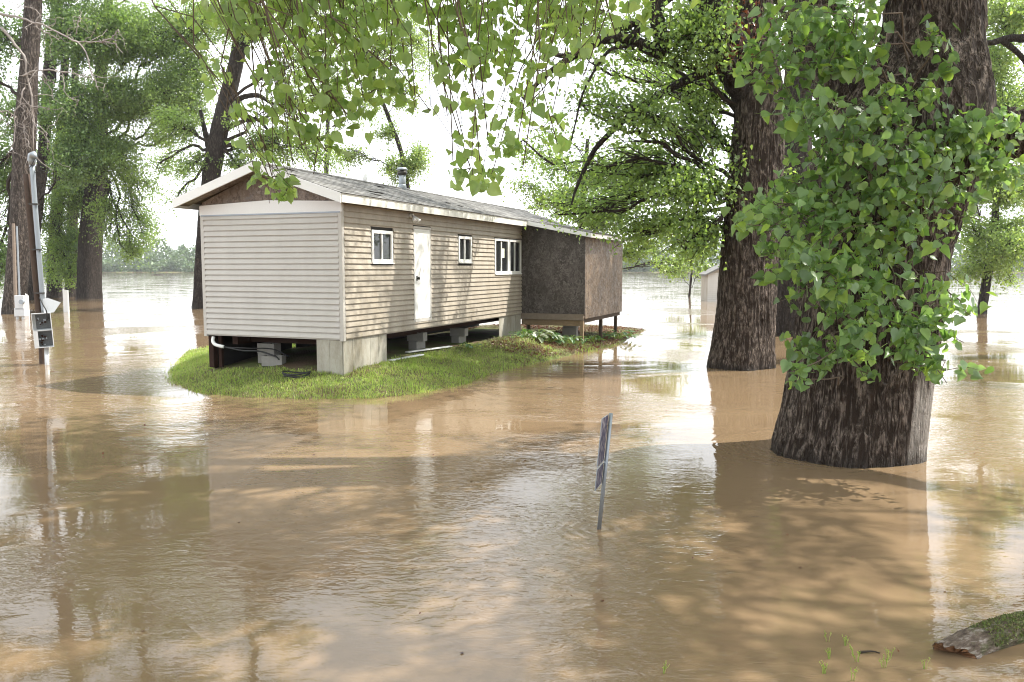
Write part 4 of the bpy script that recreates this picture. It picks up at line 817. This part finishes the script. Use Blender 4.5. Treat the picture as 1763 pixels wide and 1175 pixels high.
# addition of OSB
MB().hexa([(0.0, L - 0.012, 0.91), (AX, L - 0.012, 0.91), (AX, L, 0.91), (0, L, 0.91)], [(0.0, L - 0.012, 3.33), (AX, L - 0.012, zr(AX) - 0.055), (AX, L, zr(AX) - 0.055), (0, L, 3.33)]).build('wall_panel', M['osb_wet'], house, label='dark wet chipboard panel')
for ya, yb in ((L, 11.15), (11.156, L2)):
    MB().box(AX - 0.012, AX, ya, yb, 0.78, zr(AX) - 0.055).build('wall_panel', M['osb_brown'], house, label='brown weathered chipboard panel')
MB().hexa([(0.0, L2 - 0.012, 0.8), (AX - 0.014, L2 - 0.012, 0.8), (AX - 0.014, L2, 0.8), (0, L2, 0.8)], [(0.0, L2 - 0.012, 3.33), (AX - 0.014, L2 - 0.012, zr(AX) - 0.055), (AX - 0.014, L2, zr(AX) - 0.055), (0, L2, 3.33)]).build('wall_panel', M['osb_brown'], house)
MB().box(0, AX - 0.02, L + 0.002, L2 - 0.014, 0.86, 0.90).build('floor', M['underfloor'], house)
MB().box(0.0, AX - 0.03, L - 0.05, L - 0.014, 0.74, 0.905).build('rim_board', M['timber_grey'], house, bevel=0.004)
MB().box(0.0, AX - 0.08, L + 0.02, L + 0.06, 0.58, 0.74).build('beam', M['timber_tan'], house, bevel=0.004)
MB().box(AX - 0.10, AX - 0.06, L + 0.05, L2 - 0.02, 0.66, 0.78).build('beam', M['timber_dark'], house, bevel=0.004)
for x, y, mt in ((AX - 0.13, L - 0.02, 'timber_tan'), (AX - 0.14, 10.6, 'timber_dark'), (AX - 0.14, 12.3, 'timber_dark'), (0.12, L + 0.08, 'timber_dark')):
    MB().box(x, x + 0.09, y, y + 0.09, min(0, gh(x, y)) - 0.2, 0.735 if mt == 'timber_tan' else 0.66).build('post', M[mt], house, bevel=0.005)
# skirting boards
def skirt(x0, y0, x1, y1, n):
    for i in range(n):
        a, b = i / n, (i + 1) / n - 0.006
        g0, g1 = gh(x0 + (x1 - x0) * a, y0 + (y1 - y0) * a) - 0.12, gh(x0 + (x1 - x0) * b, y0 + (y1 - y0) * b) - 0.12
        nx_, ny_ = (0.014, 0) if abs(y1 - y0) > abs(x1 - x0) else (0, 0.014)
        A_ = (x0 + (x1 - x0) * a, y0 + (y1 - y0) * a); B_ = (x0 + (x1 - x0) * b, y0 + (y1 - y0) * b); o_ = rr.uniform(-0.003, 0.003)
        MB().hexa([(A_[0] + o_, A_[1], g0), (B_[0] + o_, B_[1], g1), (B_[0] - nx_ + o_, B_[1] + ny_, g1), (A_[0] - nx_ + o_, A_[1] + ny_, g0)],
                  [(A_[0] + o_, A_[1], ZB - 0.006), (B_[0] + o_, B_[1], ZB - 0.006), (B_[0] - nx_ + o_, B_[1] + ny_, ZB - 0.006), (A_[0] - nx_ + o_, A_[1] + ny_, ZB - 0.006)]).build('skirting_board', M['skirt_panel'], house)
skirt(-0.56, 0.0, -0.016, 0.0, 2); skirt(0.0, 0.004, 0.0, 1.50, 5); skirt(0.0, 7.15, 0.0, L - 0.04, 4)
# frame, and dark back panels added for the shade under the floor
MB().box(-W + 0.5, -W + 0.62, 0.15, L2 - 0.3, 0.70, ZB - 0.004).build('chassis_rail', M['rusty_steel'], house)
MB().box(-0.62, -0.50, 0.15, L2 - 0.3, 0.70, ZB - 0.004).build('chassis_rail', M['rusty_steel'], house)
for i in range(5): MB().box(-W + 0.625, -0.625, 0.5 + i * 2.4, 0.6 + i * 2.4, 0.72, ZB - 0.006).build('cross_member', M['rusty_steel'], house)
for ya, yb in ((0.2, 2.6), (2.75, 5.0), (5.01, 8.9), (8.91, 12.7)): MB().box(-W, -W + 0.014, ya, yb, 0.2, ZB - 0.004).build('skirting_board', M['underfloor'], house, label='near-black panel added along the far side to keep the space under the floor dark')
MB().box(-W + 0.03, -W + 0.14, 0.03, 0.14, 0.25, ZB - 0.004).build('corner_leg', M['rusty_steel'], house)
MB().box(-W + 0.20, -W + 0.27, 0.10, 0.16, 0.25, ZB - 0.004).build('corner_leg', M['rusty_steel'], house)
# white elbow pipe and black hose hanging out of the end
eb = MB().tube(spline([(-W + 0.16, 0.02, 0.84), (-W + 0.17, -0.01, 0.76), (-W + 0.24, -0.03, 0.70), (-W + 0.36, -0.02, 0.67), (-W + 0.42, 0.0, 0.66)], 14), 0.032, 10).build('drain_elbow', M['vinyl_white'], house, smooth=True)
MB().tube(spline([(-W + 0.42, 0.0, 0.66), (-W + 0.8, 0.05, 0.60), (-W + 1.15, 0.12, 0.59), (-W + 1.45, 0.18, 0.50), (-W + 1.6, 0.1, 0.46)], 24), 0.016, 7).build('black_hose', M['black_rubber'], house, smooth=True)
MB().tube(spline([(-W + 0.42, 0.0, 0.655), (-W + 0.9, 0.10, 0.64), (-W + 1.3, 0.3, 0.62), (-W + 1.6, 0.4, 0.48)], 24), 0.012, 7).build('black_hose', M['black_rubber'], house, smooth=True)
# block piers: each pier is a thing, each block a part
def blockmesh():
    m = MB(); a, b, h_ = 0.20, 0.10, 0.19
    m.box(-a, a, -b, -b + 0.03, 0, h_); m.box(-a, a, b - 0.03, b, 0, h_)
    for x in (-a + 0.018, 0, a - 0.018): m.box(x - 0.018, x + 0.018, -b + 0.03, b - 0.03, 0, h_)
    return raw('concrete_block', m.v, m.f, M['concrete'])
BM = blockmesh()
piers = [(-2.05, 0.55, 0.0, 'pale pier of blocks under the near gable end, left of centre', [(0, 0, 0), (0, 0.0, 1)]),
         (-1.75, 0.30, 0.3, 'single block lying in the grass edge below the gable end', [(0, 0, 0)]),
         (-0.56, 1.95, 1.57, 'block pier nearest the front skirting on the long side', [(0, 0, 0), (0.02, 0, 1)]),
         (-0.56, 3.75, 1.57, 'block pier under the middle of the long wall, below the door', [(0, 0, 0), (0, 0, 1)]),
         (-0.56, 5.9, 1.57, 'block pier on the long side nearest the far skirting', [(0, 0, 0), (0.03, 0, 1)]),
         (-2.5, 3.8, 1.57, 'block pier deep under the home on its far side', [(0, 0, 0), (0.03, 0, 1)]), (1.2, 9.4, 0, 'block pier under the chipboard addition', [(0, 0, 0), (0.02, 0, 1)])]
for x, y, rz, lab, bl in piers:
    p = hw(x, y); g = gh(x, y) - 0.02; t = thing('block_pier', lab, 'pier', (p[0], p[1], g), HOUSE_A + rz, 'block piers under the mobile home')
    n = max(len(bl), 1) if len(bl) == 1 else max(2, int((0.70 - g) / 0.19 + 0.35))
    for i in range(n):
        o = link('concrete_block', BM, t, loc=(rr.uniform(-0.02, 0.02), rr.uniform(-0.01, 0.01), i * 0.192)); o.rotation_euler = (0, 0, (rr.uniform(-0.05, 0.05) + (1.5708 if i % 2 and rz else 0)))
        if i * 0.192 + g + 0.192 > 0.71: pass

# ------------------------------------------------------------------ beige shed beyond the second tree
sp_ = gnd(1218, 519); shed = thing('garden_shed', 'small beige lap-sided shed half hidden behind the second thick trunk', 'shed', (sp_[0], sp_[1], 0), R(-4))
MB().box(0, 3.2, 0.02, 2.6, -0.5, 1.75).build('wall', M['siding_dirty'], shed)
k = 0
while k * 0.13 < 1.7: MB().prism([(0.018, k * 0.13 + 0.12), (-0.0, k * 0.13), (0.018, k * 0.13 - 0.004)], 0, 0.0, 3.2).build('siding_board', M['siding_clean'], shed); k += 1
MB().prism([(-0.2, 1.62), (1.6, 2.5), (3.4, 1.62), (3.4, 1.72), (1.6, 2.62), (-0.2, 1.72)], 1, -0.2, 2.8).build('roof', M['shingle'], shed)
MB().prism([(0, 1.75), (3.2, 1.75), (1.6, 2.5)], 1, 0.03, 0.05).build('gable', M['siding_dirty'], shed)

# ------------------------------------------------------------------ utility pole with meter boxes
up = gnd(75, 627); tpz = pix(56, 272, 18.1)
pole = thing('utility_pole', 'leaning wooden service pole with open grey meter boxes and steel conduit at left', 'utility pole', (up[0], up[1], 0))
def pl(px, py, dy=0.0): v = pix(px, py, up[1] + dy); return v - np.array((up[0], up[1], 0))
P_ = spline([pl(75, 660), pl(73, 600), pl(62, 480), pl(51, 360), pl(45, 300)], 14); MB().tube(P_, np.linspace(0.08, 0.065, 14), 12).build('post', M['pole_wood'], pole, smooth=True)
cdt = MB().tube(spline([pl(76, 540, -0.05), pl(73, 510, -0.05), pl(68, 450, -0.05), pl(60, 350, -0.05), pl(55, 280, -0.05)], 16), 0.052, 12).build('conduit', M['galvanized'], pole, smooth=True)
wh = MB().tube([pl(55, 284, -0.1), pl(55, 276, -0.1), pl(55, 268, -0.12), pl(58, 266, -0.18), pl(62, 272, -0.2)], [0.06, 0.085, 0.08, 0.07, 0.03], 12).build('weatherhead', M['galvanized'], cdt, smooth=True)
for e_ in ((84, 292), (80, 284), (48, 294)): MB().tube(spline([pl(61, 272, -0.2), pl((61 + e_[0]) / 2, 284, -0.22), pl(*e_, -0.1), pl(54, 298, -0.05)], 12), 0.008, 5).build('service_wire', M['black_rubber'], cdt)
MB().tube(spline([pl(62, 270, -0.2), pl(74, 282, -0.2), pl(92, 294, -0.1)], 10), 0.007, 5).build('service_wire', M['branch_pale'], cdt)
for py_ in (352, 430, 505): c_ = pl(60 + (py_ - 352) * 0.06, py_, -0.07); MB().box(c_[0] - 0.09, c_[0] + 0.09, c_[1] - 0.08, c_[1] + 0.02, c_[2] - 0.015, c_[2] + 0.015).build('strap', M['metal_dark'], pole)
# meter box: open tray with two bays
c0 = pl(77, 598, -0.16); box = bpy.data.objects.new('meter_box', None)
bw, bh, bdp = 0.37, 0.76, 0.15
m = MB(); m.box(-bw / 2, bw / 2, -0.01, 0.0, 0, bh); m.box(-bw / 2, -bw / 2 + 0.012, -bdp, -0.01, 0, bh); m.box(bw / 2 - 0.012, bw / 2, -bdp, -0.01, 0, bh)
for z_ in (0.0, bh / 2 - 0.006, bh - 0.012): m.box(-bw / 2 + 0.012, bw / 2 - 0.012, -bdp, -0.01, z_, z_ + 0.012)
m.box(-bw / 2 + 0.012, -bw / 2 + 0.09, -bdp, -bdp + 0.006, 0.012, bh / 2 - 0.008)
mo = m.build('meter_box', M['meter_box'], pole, loc=c0, rot=(0, R(-3), R(28)))
for z_ in (0.03, bh / 2 + 0.03):
    MB().box(-bw / 2 + 0.07, bw / 2 - 0.02, -0.03, -0.012, z_, z_ + 0.32).build('bay_liner', M['meter_inside'], mo)
    for i in range(9): x_, q_ = rr.uniform(-0.09, 0.13), rr.uniform(0.04, 0.28); MB().box(x_, x_ + rr.uniform(0.02, 0.05), -0.085, -0.03, z_ + q_ - 0.02, z_ + q_ + rr.uniform(0.0, 0.03)).build('terminal', M['galvanized'] if i % 2 else M['rusty_steel'], mo)
fl = MB().prism([(0.02, 0.0), (0.22, 0.02), (0.36, 0.24), (0.10, 0.34), (0.0, 0.32)], 1, -0.012, 0.0).build('hanging_cover', M['meter_box'], pole, loc=pl(74, 540, -0.2), rot=(R(-8), 0, R(14)))
MB().tube(spline([pl(68, 512, -0.2), pl(74, 525, -0.24), pl(80, 536, -0.26), pl(82, 552, -0.24)], 10), 0.014, 6).build('cable', M['black_rubber'], pole, smooth=True)
MB().tube([pl(80, 598, -0.18), pl(82, 660, -0.18)], 0.045, 10).build('lower_conduit', M['meter_box'], pole, smooth=True)
# smaller meter post farther away
mp = gnd(36, 549); mpo = thing('meter_post', 'slim pale meter post with two stacked boxes left of the utility pole', 'meter post', (mp[0], mp[1], 0))
def ql(px, py, dy=0.0): v = pix(px, py, mp[1] + dy); return v - np.array((mp[0], mp[1], 0))
a_, b_ = ql(28, 560), ql(23, 385); MB().tube([a_, (a_ + b_) / 2, b_], [0.07, 0.065, 0.06], 8).build('post', M['timber_grey'], mpo)
MB().tube([ql(34, 516, -0.15), ql(29, 390, -0.15)], 0.035, 8).build('conduit', M['galvanized'], mpo)
for (x0, y0, x1, y1) in ((29, 533, 43, 509), (28, 545, 45, 531)):
    A_, B_ = ql(x0, y0, -0.12), ql(x1, y1, -0.12); MB().box(A_[0], B_[0], A_[1] - 0.14, A_[1], A_[2], B_[2]).build('box', M['meter_box'], mpo, bevel=0.01)
c_ = ql(39, 520, -0.28); MB().tube([c_, c_ + np.array((0, -0.12, 0))], 0.10, 14).build('meter', M['galvanized'], mpo)
for px_ in (30, 40): MB().tube([ql(px_, 545, -0.15), ql(px_, 562, -0.15)], 0.06, 8).build('conduit', M['meter_box'], mpo)
w1 = pix(46, 541, 36); MB().hexa([(w1[0] - 0.12, 36, -0.4), (w1[0] + 0.10, 36, -0.4), (w1[0] + 0.10, 36.05, -0.4), (w1[0] - 0.12, 36.05, -0.4)], [(w1[0] - 0.02, 36, 1.0), (w1[0] + 0.1, 36, 0.9), (w1[0] + 0.1, 36.05, 0.9), (w1[0] - 0.02, 36.05, 1.0)]).build('white_stake', M['vinyl_white'])
tag(bpy.data.objects['white_stake'], 'narrow white pointed board standing in water between meter post and utility pole', 'board')
w2 = gnd(114, 537); ws = MB().box(-0.13, 0.10, 0, 0.12, -0.4, 1.05).build('white_post', M['vinyl_white'], loc=(w2[0], w2[1], 0)); tag(ws, 'short white post in the water right of the utility pole', 'post')
fd = gnd(272, 474); dd_ = MB().tube([(fd[0] - 2.0, fd[1], 0.03), (fd[0], fd[1] - 0.4, 0.12), (fd[0] + 1.8, fd[1], 0.05)], [0.05, 0.16, 0.08], 8).build('driftwood', M['branch_dark']); tag(dd_, 'small dark piece of driftwood floating far out on open water', 'driftwood')

# ------------------------------------------------------------------ yard sign on a leaning pipe
sg = thing('road_sign', 'thin edge-on purple sign on a leaning steel stake in the foreground water', 'sign', (SIGN[0], SIGN[1], 0))
def sl_(px, py, dy=0.0): v = pix(px, py, SIGN[1] + dy); return v - np.array((SIGN[0], SIGN[1], 0))
bot, top = sl_(1030, 925), sl_(1052, 712, 0.0)
MB().tube([bot, bot + (top - bot) * 0.5, top], [0.018, 0.016, 0.016], 10).build('stake', M['galvanized'], sg, smooth=True)
q = N('sign_face'); br = q.n('ShaderNodeTexVoronoi', feature='F1'); br.inputs['Scale'].default_value = 1.0
mm = q.n('ShaderNodeMapping'); mm.inputs['Scale'].default_value = (11, 40, 14); q.l(q.tc.outputs['Object'], mm.inputs[0]); q.l(mm.outputs[0], br.inputs['Vector'])
q.col(q.mix(q.mr(br.outputs[0], 0.25, 0.40, 1, 0), (0.07, 0.065, 0.10), (0.38, 0.35, 0.35))); q.rough(0.7, 0.1); M['sign_face'] = q.m
def panel(t0, t1, wid, name):
    # plate hanging on the near-left side of the stake, almost edge-on to the camera
    up_ = (top - bot) / np.linalg.norm(top - bot); A_ = bot + (top - bot) * t0; B_ = bot + (top - bot) * t1
    d_ = np.array((-0.215, -0.93, 0.10)); d_ /= np.linalg.norm(d_); n_ = np.cross(d_, up_); n_ /= np.linalg.norm(n_)
    q0 = A_ + n_ * 0.02; q1 = B_ + n_ * 0.02
    lo = [q0, q0 + d_ * wid, q1 + d_ * wid, q1]; m = MB(); m.hexa(lo, [v + n_ * 0.006 for v in lo]); pn = m.build(name, M['sign_face'], sg)
    fr = MB()
    for s0, s1 in ((lo[0], lo[1]), (lo[1], lo[2]), (lo[2], lo[3]), (lo[3], lo[0])): fr.tube([s0 + n_ * 0.003, s1 + n_ * 0.003], 0.004, 5)
    fr.build('rim', M['galvanized'], pn)
panel(0.62, 0.985, 0.42, 'sign_plate'); panel(0.44, 0.60, 0.40, 'lower_plate')

# ------------------------------------------------------------------ mossy log bottom right
la, lb = gnd(1640, 1128, 0.0), gnd(1800, 1076, 0.0)
dv = lb - la; LL = np.linalg.norm(dv) * 1.5; lg = thing('fallen_log', 'mossy broken log floating at the bottom right corner', 'log', (la[0], la[1], 0.0), math.atan2(dv[1], dv[0]))
nu, nv = 96, 200; a = np.linspace(0, 2 * math.pi, nu, endpoint=False); t = np.linspace(0, 1, nv); A, T_ = np.meshgrid(a, t)
r_ = 0.080 * (1 + 0.1 * np.sin(A * 2 + 1)) * (1 + 0.15 * T_); bk = fbm(T_ * LL * 9, np.cos(A) * 4, np.sin(A) * 4, 8, 4); r_ = r_ + 0.034 * (bk - 0.5)
x_ = T_ * LL + (1 - T_) ** 8 * (0.10 * np.cos(A * 1 + 2.2) + 0.05 * vnoise(np.cos(A) * 4, np.sin(A) * 4, 0, 3))
V = np.stack([x_, r_ * np.cos(A), r_ * np.sin(A) * 0.95 + 0.03 * np.sin(T_ * 5)], -1).reshape(-1, 3)
i = np.arange(nv - 1)[:, None] * nu; j = np.arange(nu)[None, :]; j2 = (j + 1) % nu
link('bark', raw('bark', V, np.stack([i + j, i + j2, i + nu + j2, i + nu + j], -1).reshape(-1, 4), M['log_bark'], True), lg)
ring = V[:nu]; ctr = ring.mean(0) + np.array((0.02, 0, 0)); VV = [ctr] + [tuple(ctr + (p_ - ctr) * 0.55 + np.array((0.02 * math.sin(k * 1.3), 0, 0))) for k, p_ in enumerate(ring)] + [tuple(ctr + (p_ - ctr) * 0.97) for p_ in ring]
FF_ = [(0, 1 + k, 1 + (k + 1) % nu) for k in range(nu)] + [(1 + k, 1 + nu + k, 1 + nu + (k + 1) % nu, 1 + (k + 1) % nu) for k in range(nu)]
link('broken_end', raw('broken_end', VV, FF_, M['log_end']), lg)
rgm = np.random.default_rng(3); nm = 4200; aa = rgm.uniform(0.1, math.pi - 0.1, nm); tt = rgm.uniform(0.12, 1, nm) ** 0.8
PM = np.stack([tt * LL, 0.086 * (1 + 0.15 * tt) * np.cos(aa), 0.082 * (1 + 0.15 * tt) * np.sin(aa) + 0.03 * np.sin(tt * 5)], 1)
leaves('moss', PM, 0.015, M['moss'], lg, FAR, rgm, -0.4, 0.3)
rgf = np.random.default_rng(41); nf = 70; fx_ = rgf.normal(size=nf) * 1.3; fy_ = rgf.uniform(3.5, 16, nf); fx_ = fx_ * fy_ * 0.28 + 0.4
keepf = inside_dist(np.c_[fx_, fy_]) < -0.1
leaves('floating_leaf_litter', np.c_[fx_, fy_, np.full(nf, 0.006)][keepf], 0.035, M['leaf_dead'], None, FAR, rgf, 0.0, 9.0)['kind'] = 'stuff'
# twig afloat and weeds poking out
tw = gnd(1496, 1125); twg = MB(); twg.tube(spline([tw + (-0.055, 0, 0.005), tw + (-0.01, -0.004, 0.012), tw + (0.03, 0.004, 0.008), tw + (0.06, -0.006, 0.004)], 10), np.linspace(0.007, 0.003, 10), 6)
tag(twg.build('floating_twig', M['branch_dark'], smooth=True), 'short dark twig floating among weed tips in the foreground', 'twig')
weed_spots = [(1425, 1105), (1428, 1135), (1456, 1112), (1471, 1128), (1476, 1140), (1522, 1150), (1592, 1152), (1468, 1172), (1420, 1160), (1530, 1135), (1141, 1160)]
wlab = ['pale seed-head weed tip, uppermost at the left of the foreground weeds', 'pale weed tip just below the uppermost left weed', 'straight green weed spike standing alone left of the floating twig', 'leafy weed clump touching the left end of the floating twig', 'spreading pale weed just below the floating twig', 'bent green weed spike right of the floating twig', 'green weed blade beside the broken end of the log', 'weed tip at the bottom edge below the twig', 'thin weed at the lower left of the weeds', 'slim weed blade between the twig and the log', 'lone grass tip at the bottom edge left of the other weeds']
for k, (px_, py_) in enumerate(weed_spots):
    g_ = gnd(px_, py_); m = MB()
    for s in range(3 + k % 3):
        ax = rr.uniform(-0.03, 0.03); hh_ = rr.uniform(0.03, 0.075)
        m.tube(spline([(ax * 0.3, 0, -0.05), (ax * 0.5, 0, hh_ * 0.4), (ax * 1.2, rr.uniform(-0.01, 0.01), hh_)], 6), [0.0018, 0.0018, 0.0016, 0.0014, 0.001, 0.0006], 4)
        for u in range(5):
            z_ = hh_ * (0.5 + 0.1 * u); x0_ = ax * (0.5 + 0.14 * u); d_ = rr.choice((-1, 1)) * rr.uniform(0.004, 0.009)
            m.add([(x0_, 0, z_), (x0_ + d_, 0.003, z_ + 0.006), (x0_ + d_ * 0.6, 0, z_ + 0.011)], [(0, 1, 2)])
    tag(m.build('weed', M['grass'], loc=g_), wlab[k], 'weed', 'weed tips poking through the foreground water')

# ------------------------------------------------------------------ grass, litter, plants and debris on the island
rg = np.random.default_rng(77)
def scatter(n, x0, x1, y0, y1, dmin, extra=None):
    P_ = np.stack([rg.uniform(x0, x1, n), rg.uniform(y0, y1, n)], 1); d = inside_dist(P_); keep = d > dmin
    loc = np.stack([(P_ - P0[:2]) @ eX, (P_ - P0[:2]) @ eY], 1)
    under = (loc[:, 0] < -0.03) & (loc[:, 0] > -W - 0.02) & (loc[:, 1] > 0.05) & (loc[:, 1] < L2); keep &= ~under
    if extra is not None: keep &= extra(P_, loc)
    return P_[keep]
def blades(name, P_, h_, w, mat, lean=0.5):
    n = len(P_); z = ground_h(P_); B_ = np.c_[P_, np.maximum(z, -0.02) - 0.01]; a = rg.uniform(0, 2 * math.pi, n)
    hh_ = h_ * rg.uniform(0.5, 1.3, n) * (0.6 + 0.8 * fbm(P_[:, 0] * 2, P_[:, 1] * 2, 0, 31)); ln = rg.normal(size=(n, 2)) * lean
    side = np.stack([np.cos(a), np.sin(a), np.zeros(n)], 1) * w
    mid = B_ + np.c_[ln * hh_[:, None] * 0.3, hh_ * 0.6]; tip = B_ + np.c_[ln * hh_[:, None], hh_ * (1 - 0.25 * np.clip(np.linalg.norm(ln, axis=1), 0, 1.5))]
    V_ = np.stack([B_ - side, B_ + side, mid + side * 0.8, mid - side * 0.8, tip], 1).reshape(-1, 3)
    F_ = (np.array([(0, 1, 2), (0, 2, 3), (3, 2, 4)])[None] + (np.arange(n) * 5)[:, None, None]).reshape(-1, 3)
    link(name, raw(name, V_, F_, M[mat]), None, kind='stuff')
lawn = lambda P_, l: (l[:, 1] < 5.2 + 1.0 * fbm(P_[:, 0] * 2, P_[:, 1] * 2, 0, 2)) | (rg.random(len(P_)) < 0.10)
blades('grass', scatter(260000, -9, 4, 12.5, 24, -0.06, lawn), 0.066, 0.0042, 'grass')
blades('dry_grass', scatter(70000, -3, 5, 16, 29, -0.04, lambda P_, l: (l[:, 1] > 3.6)), 0.07, 0.006, 'dry_grass', 1.3)
blades('dead_grass', scatter(70000, -9, 4, 12.5, 22, -0.03, lambda P_, l: fbm(P_[:, 0] * 1.3, P_[:, 1] * 1.3, 0, 61) > 0.44), 0.075, 0.004, 'dry_grass', 1.0)
blades('tall_grass', scatter(36000, -9, 4, 12.5, 22, -0.13, lambda P_, l: fbm(P_[:, 0] * 3, P_[:, 1] * 3, 0, 12) > 0.54), 0.12, 0.0045, 'grass', 0.5)
# leaf litter
LPt = scatter(60000, -2, 5, 16, 29, 0.02, lambda P_, l: (l[:, 1] > 4.5) & (fbm(P_[:, 0] * 1.2, P_[:, 1] * 1.2, 0, 50) > 0.46)); lz = ground_h(LPt) + rg.uniform(0, 0.04, len(LPt))
leaves('leaf_litter', np.c_[LPt, lz], 0.05, M['leaf_dead'], None, FAR, rg, -0.1, 1.0)['kind'] = 'stuff'
def plant(px, py, Y, n, size, mat, label, height=0.25, spread=0.4, name='hosta_plant'):
    g_ = pix(px, py, Y); gz = max(0.02, float(ground_h(np.array([[g_[0], g_[1]]]))[0])); t = thing(name, label, 'plant', (g_[0], g_[1], gz), group='plants beside the chipboard addition')
    st = MB(); P_ = []; 
    for k in range(n):
        a = rg.uniform(0, 6.283); r = spread * math.sqrt(rg.uniform(0.02, 1)); h_ = height * (1 - 0.6 * (r / spread) ** 2) * rg.uniform(0.7, 1.1)
        e = np.array((r * math.cos(a), r * math.sin(a), h_)); st.tube(spline([(0, 0, -0.03), e * np.array((0.4, 0.4, 0.8)), e], 6), 0.005, 4); P_.append((e, a))
    st.build('stems', M['grass'], t)
    LV, LF = [], []; hosta = [(0, 0, 0), (0.30, 0.25, 0.06), (0.34, 0.5, 0.07), (0.2, 0.8, 0.0), (0, 1.05, -0.12), (-0.2, 0.8, 0.0), (-0.34, 0.5, 0.07), (-0.30, 0.25, 0.06), (0, 0.5, 0.0)]
    me = raw('leaf', np.array(hosta), [(8, i, (i + 1) % 8) for i in range(8)], M[mat])
    for e, a in P_:
        o = link('leaf', me, t, loc=tuple(e)); s = size * rg.uniform(0.7, 1.2); o.scale = (s, s, s); o.rotation_euler = (rg.uniform(-0.7, 0.1), rg.uniform(-0.3, 0.3), a - 1.5708 + rg.uniform(-0.5, 0.5))
plant(925, 573, 21.0, 46, 0.20, 'hosta_white', 'white-edged hosta growing in front of the far skirting', 0.34, 0.55)
plant(900, 578, 20.6, 16, 0.17, 'hosta', 'green hosta left of the white-edged one', 0.26, 0.35)
plant(948, 572, 21.2, 24, 0.18, 'hosta', 'green hosta right of the white-edged one below the grey board', 0.30, 0.4)
plant(983, 572, 21.4, 26, 0.15, 'hosta', 'bright green leafy plant below the corner of the chipboard addition', 0.3, 0.45)
plant(1065, 578, 24.0, 40, 0.17, 'hosta', 'dark green plant at the tip of the bank beyond the last post', 0.30, 0.55)
plant(1020, 580, 22.4, 22, 0.14, 'hosta', 'low leafy plant beneath the brown chipboard panels', 0.22, 0.4)
plant(805, 600, 18.3, 20, 0.10, 'hosta', 'small weed clump at the edge of the bare soil under the long wall', 0.2, 0.3, name='weed_clump')
# white boards lying under the edge
for (xa, ya, xb, yb, lab) in ((0.02, 1.55, 0.10, 2.75, 'pale board lying flat beside the near skirting'), (-0.35, 2.9, -0.05, 4.4, 'thin white board lying on bare soil below the door')):
    A_, B_ = hw(xa, ya), hw(xb, yb); d_ = B_ - A_; Ln = np.linalg.norm(d_); z_ = max(gh(xa, ya), gh((xa + xb) / 2, (ya + yb) / 2), gh(xb, yb)) + 0.03
    o = MB().box(0, Ln, -0.05, 0.05, -0.012, 0.012).build('loose_board', M['vinyl_white'], bevel=0.003); o.location = (A_[0], A_[1], z_); o.rotation_euler = (0, 0, math.atan2(d_[1], d_[0])); tag(o, lab, 'board')
# tyre-like coil lying in the grass
cc = hw(-0.75, -0.35); coil = MB()
for k in range(3): aa = np.linspace(0, 2 * math.pi, 40); coil.tube(np.stack([0.22 * np.cos(aa) * (1 + 0.05 * k), 0.16 * np.sin(aa), 0.03 * k + 0.02 * np.sin(aa * 2 + k)], 1), 0.014, 6, caps=False)
o = coil.build('hose_coil', M['black_rubber'], smooth=True, loc=(cc[0], cc[1], gh(-0.75, -0.35) + 0.03)); tag(o, 'black coiled hose lying in the grass before the near skirting', 'hose')
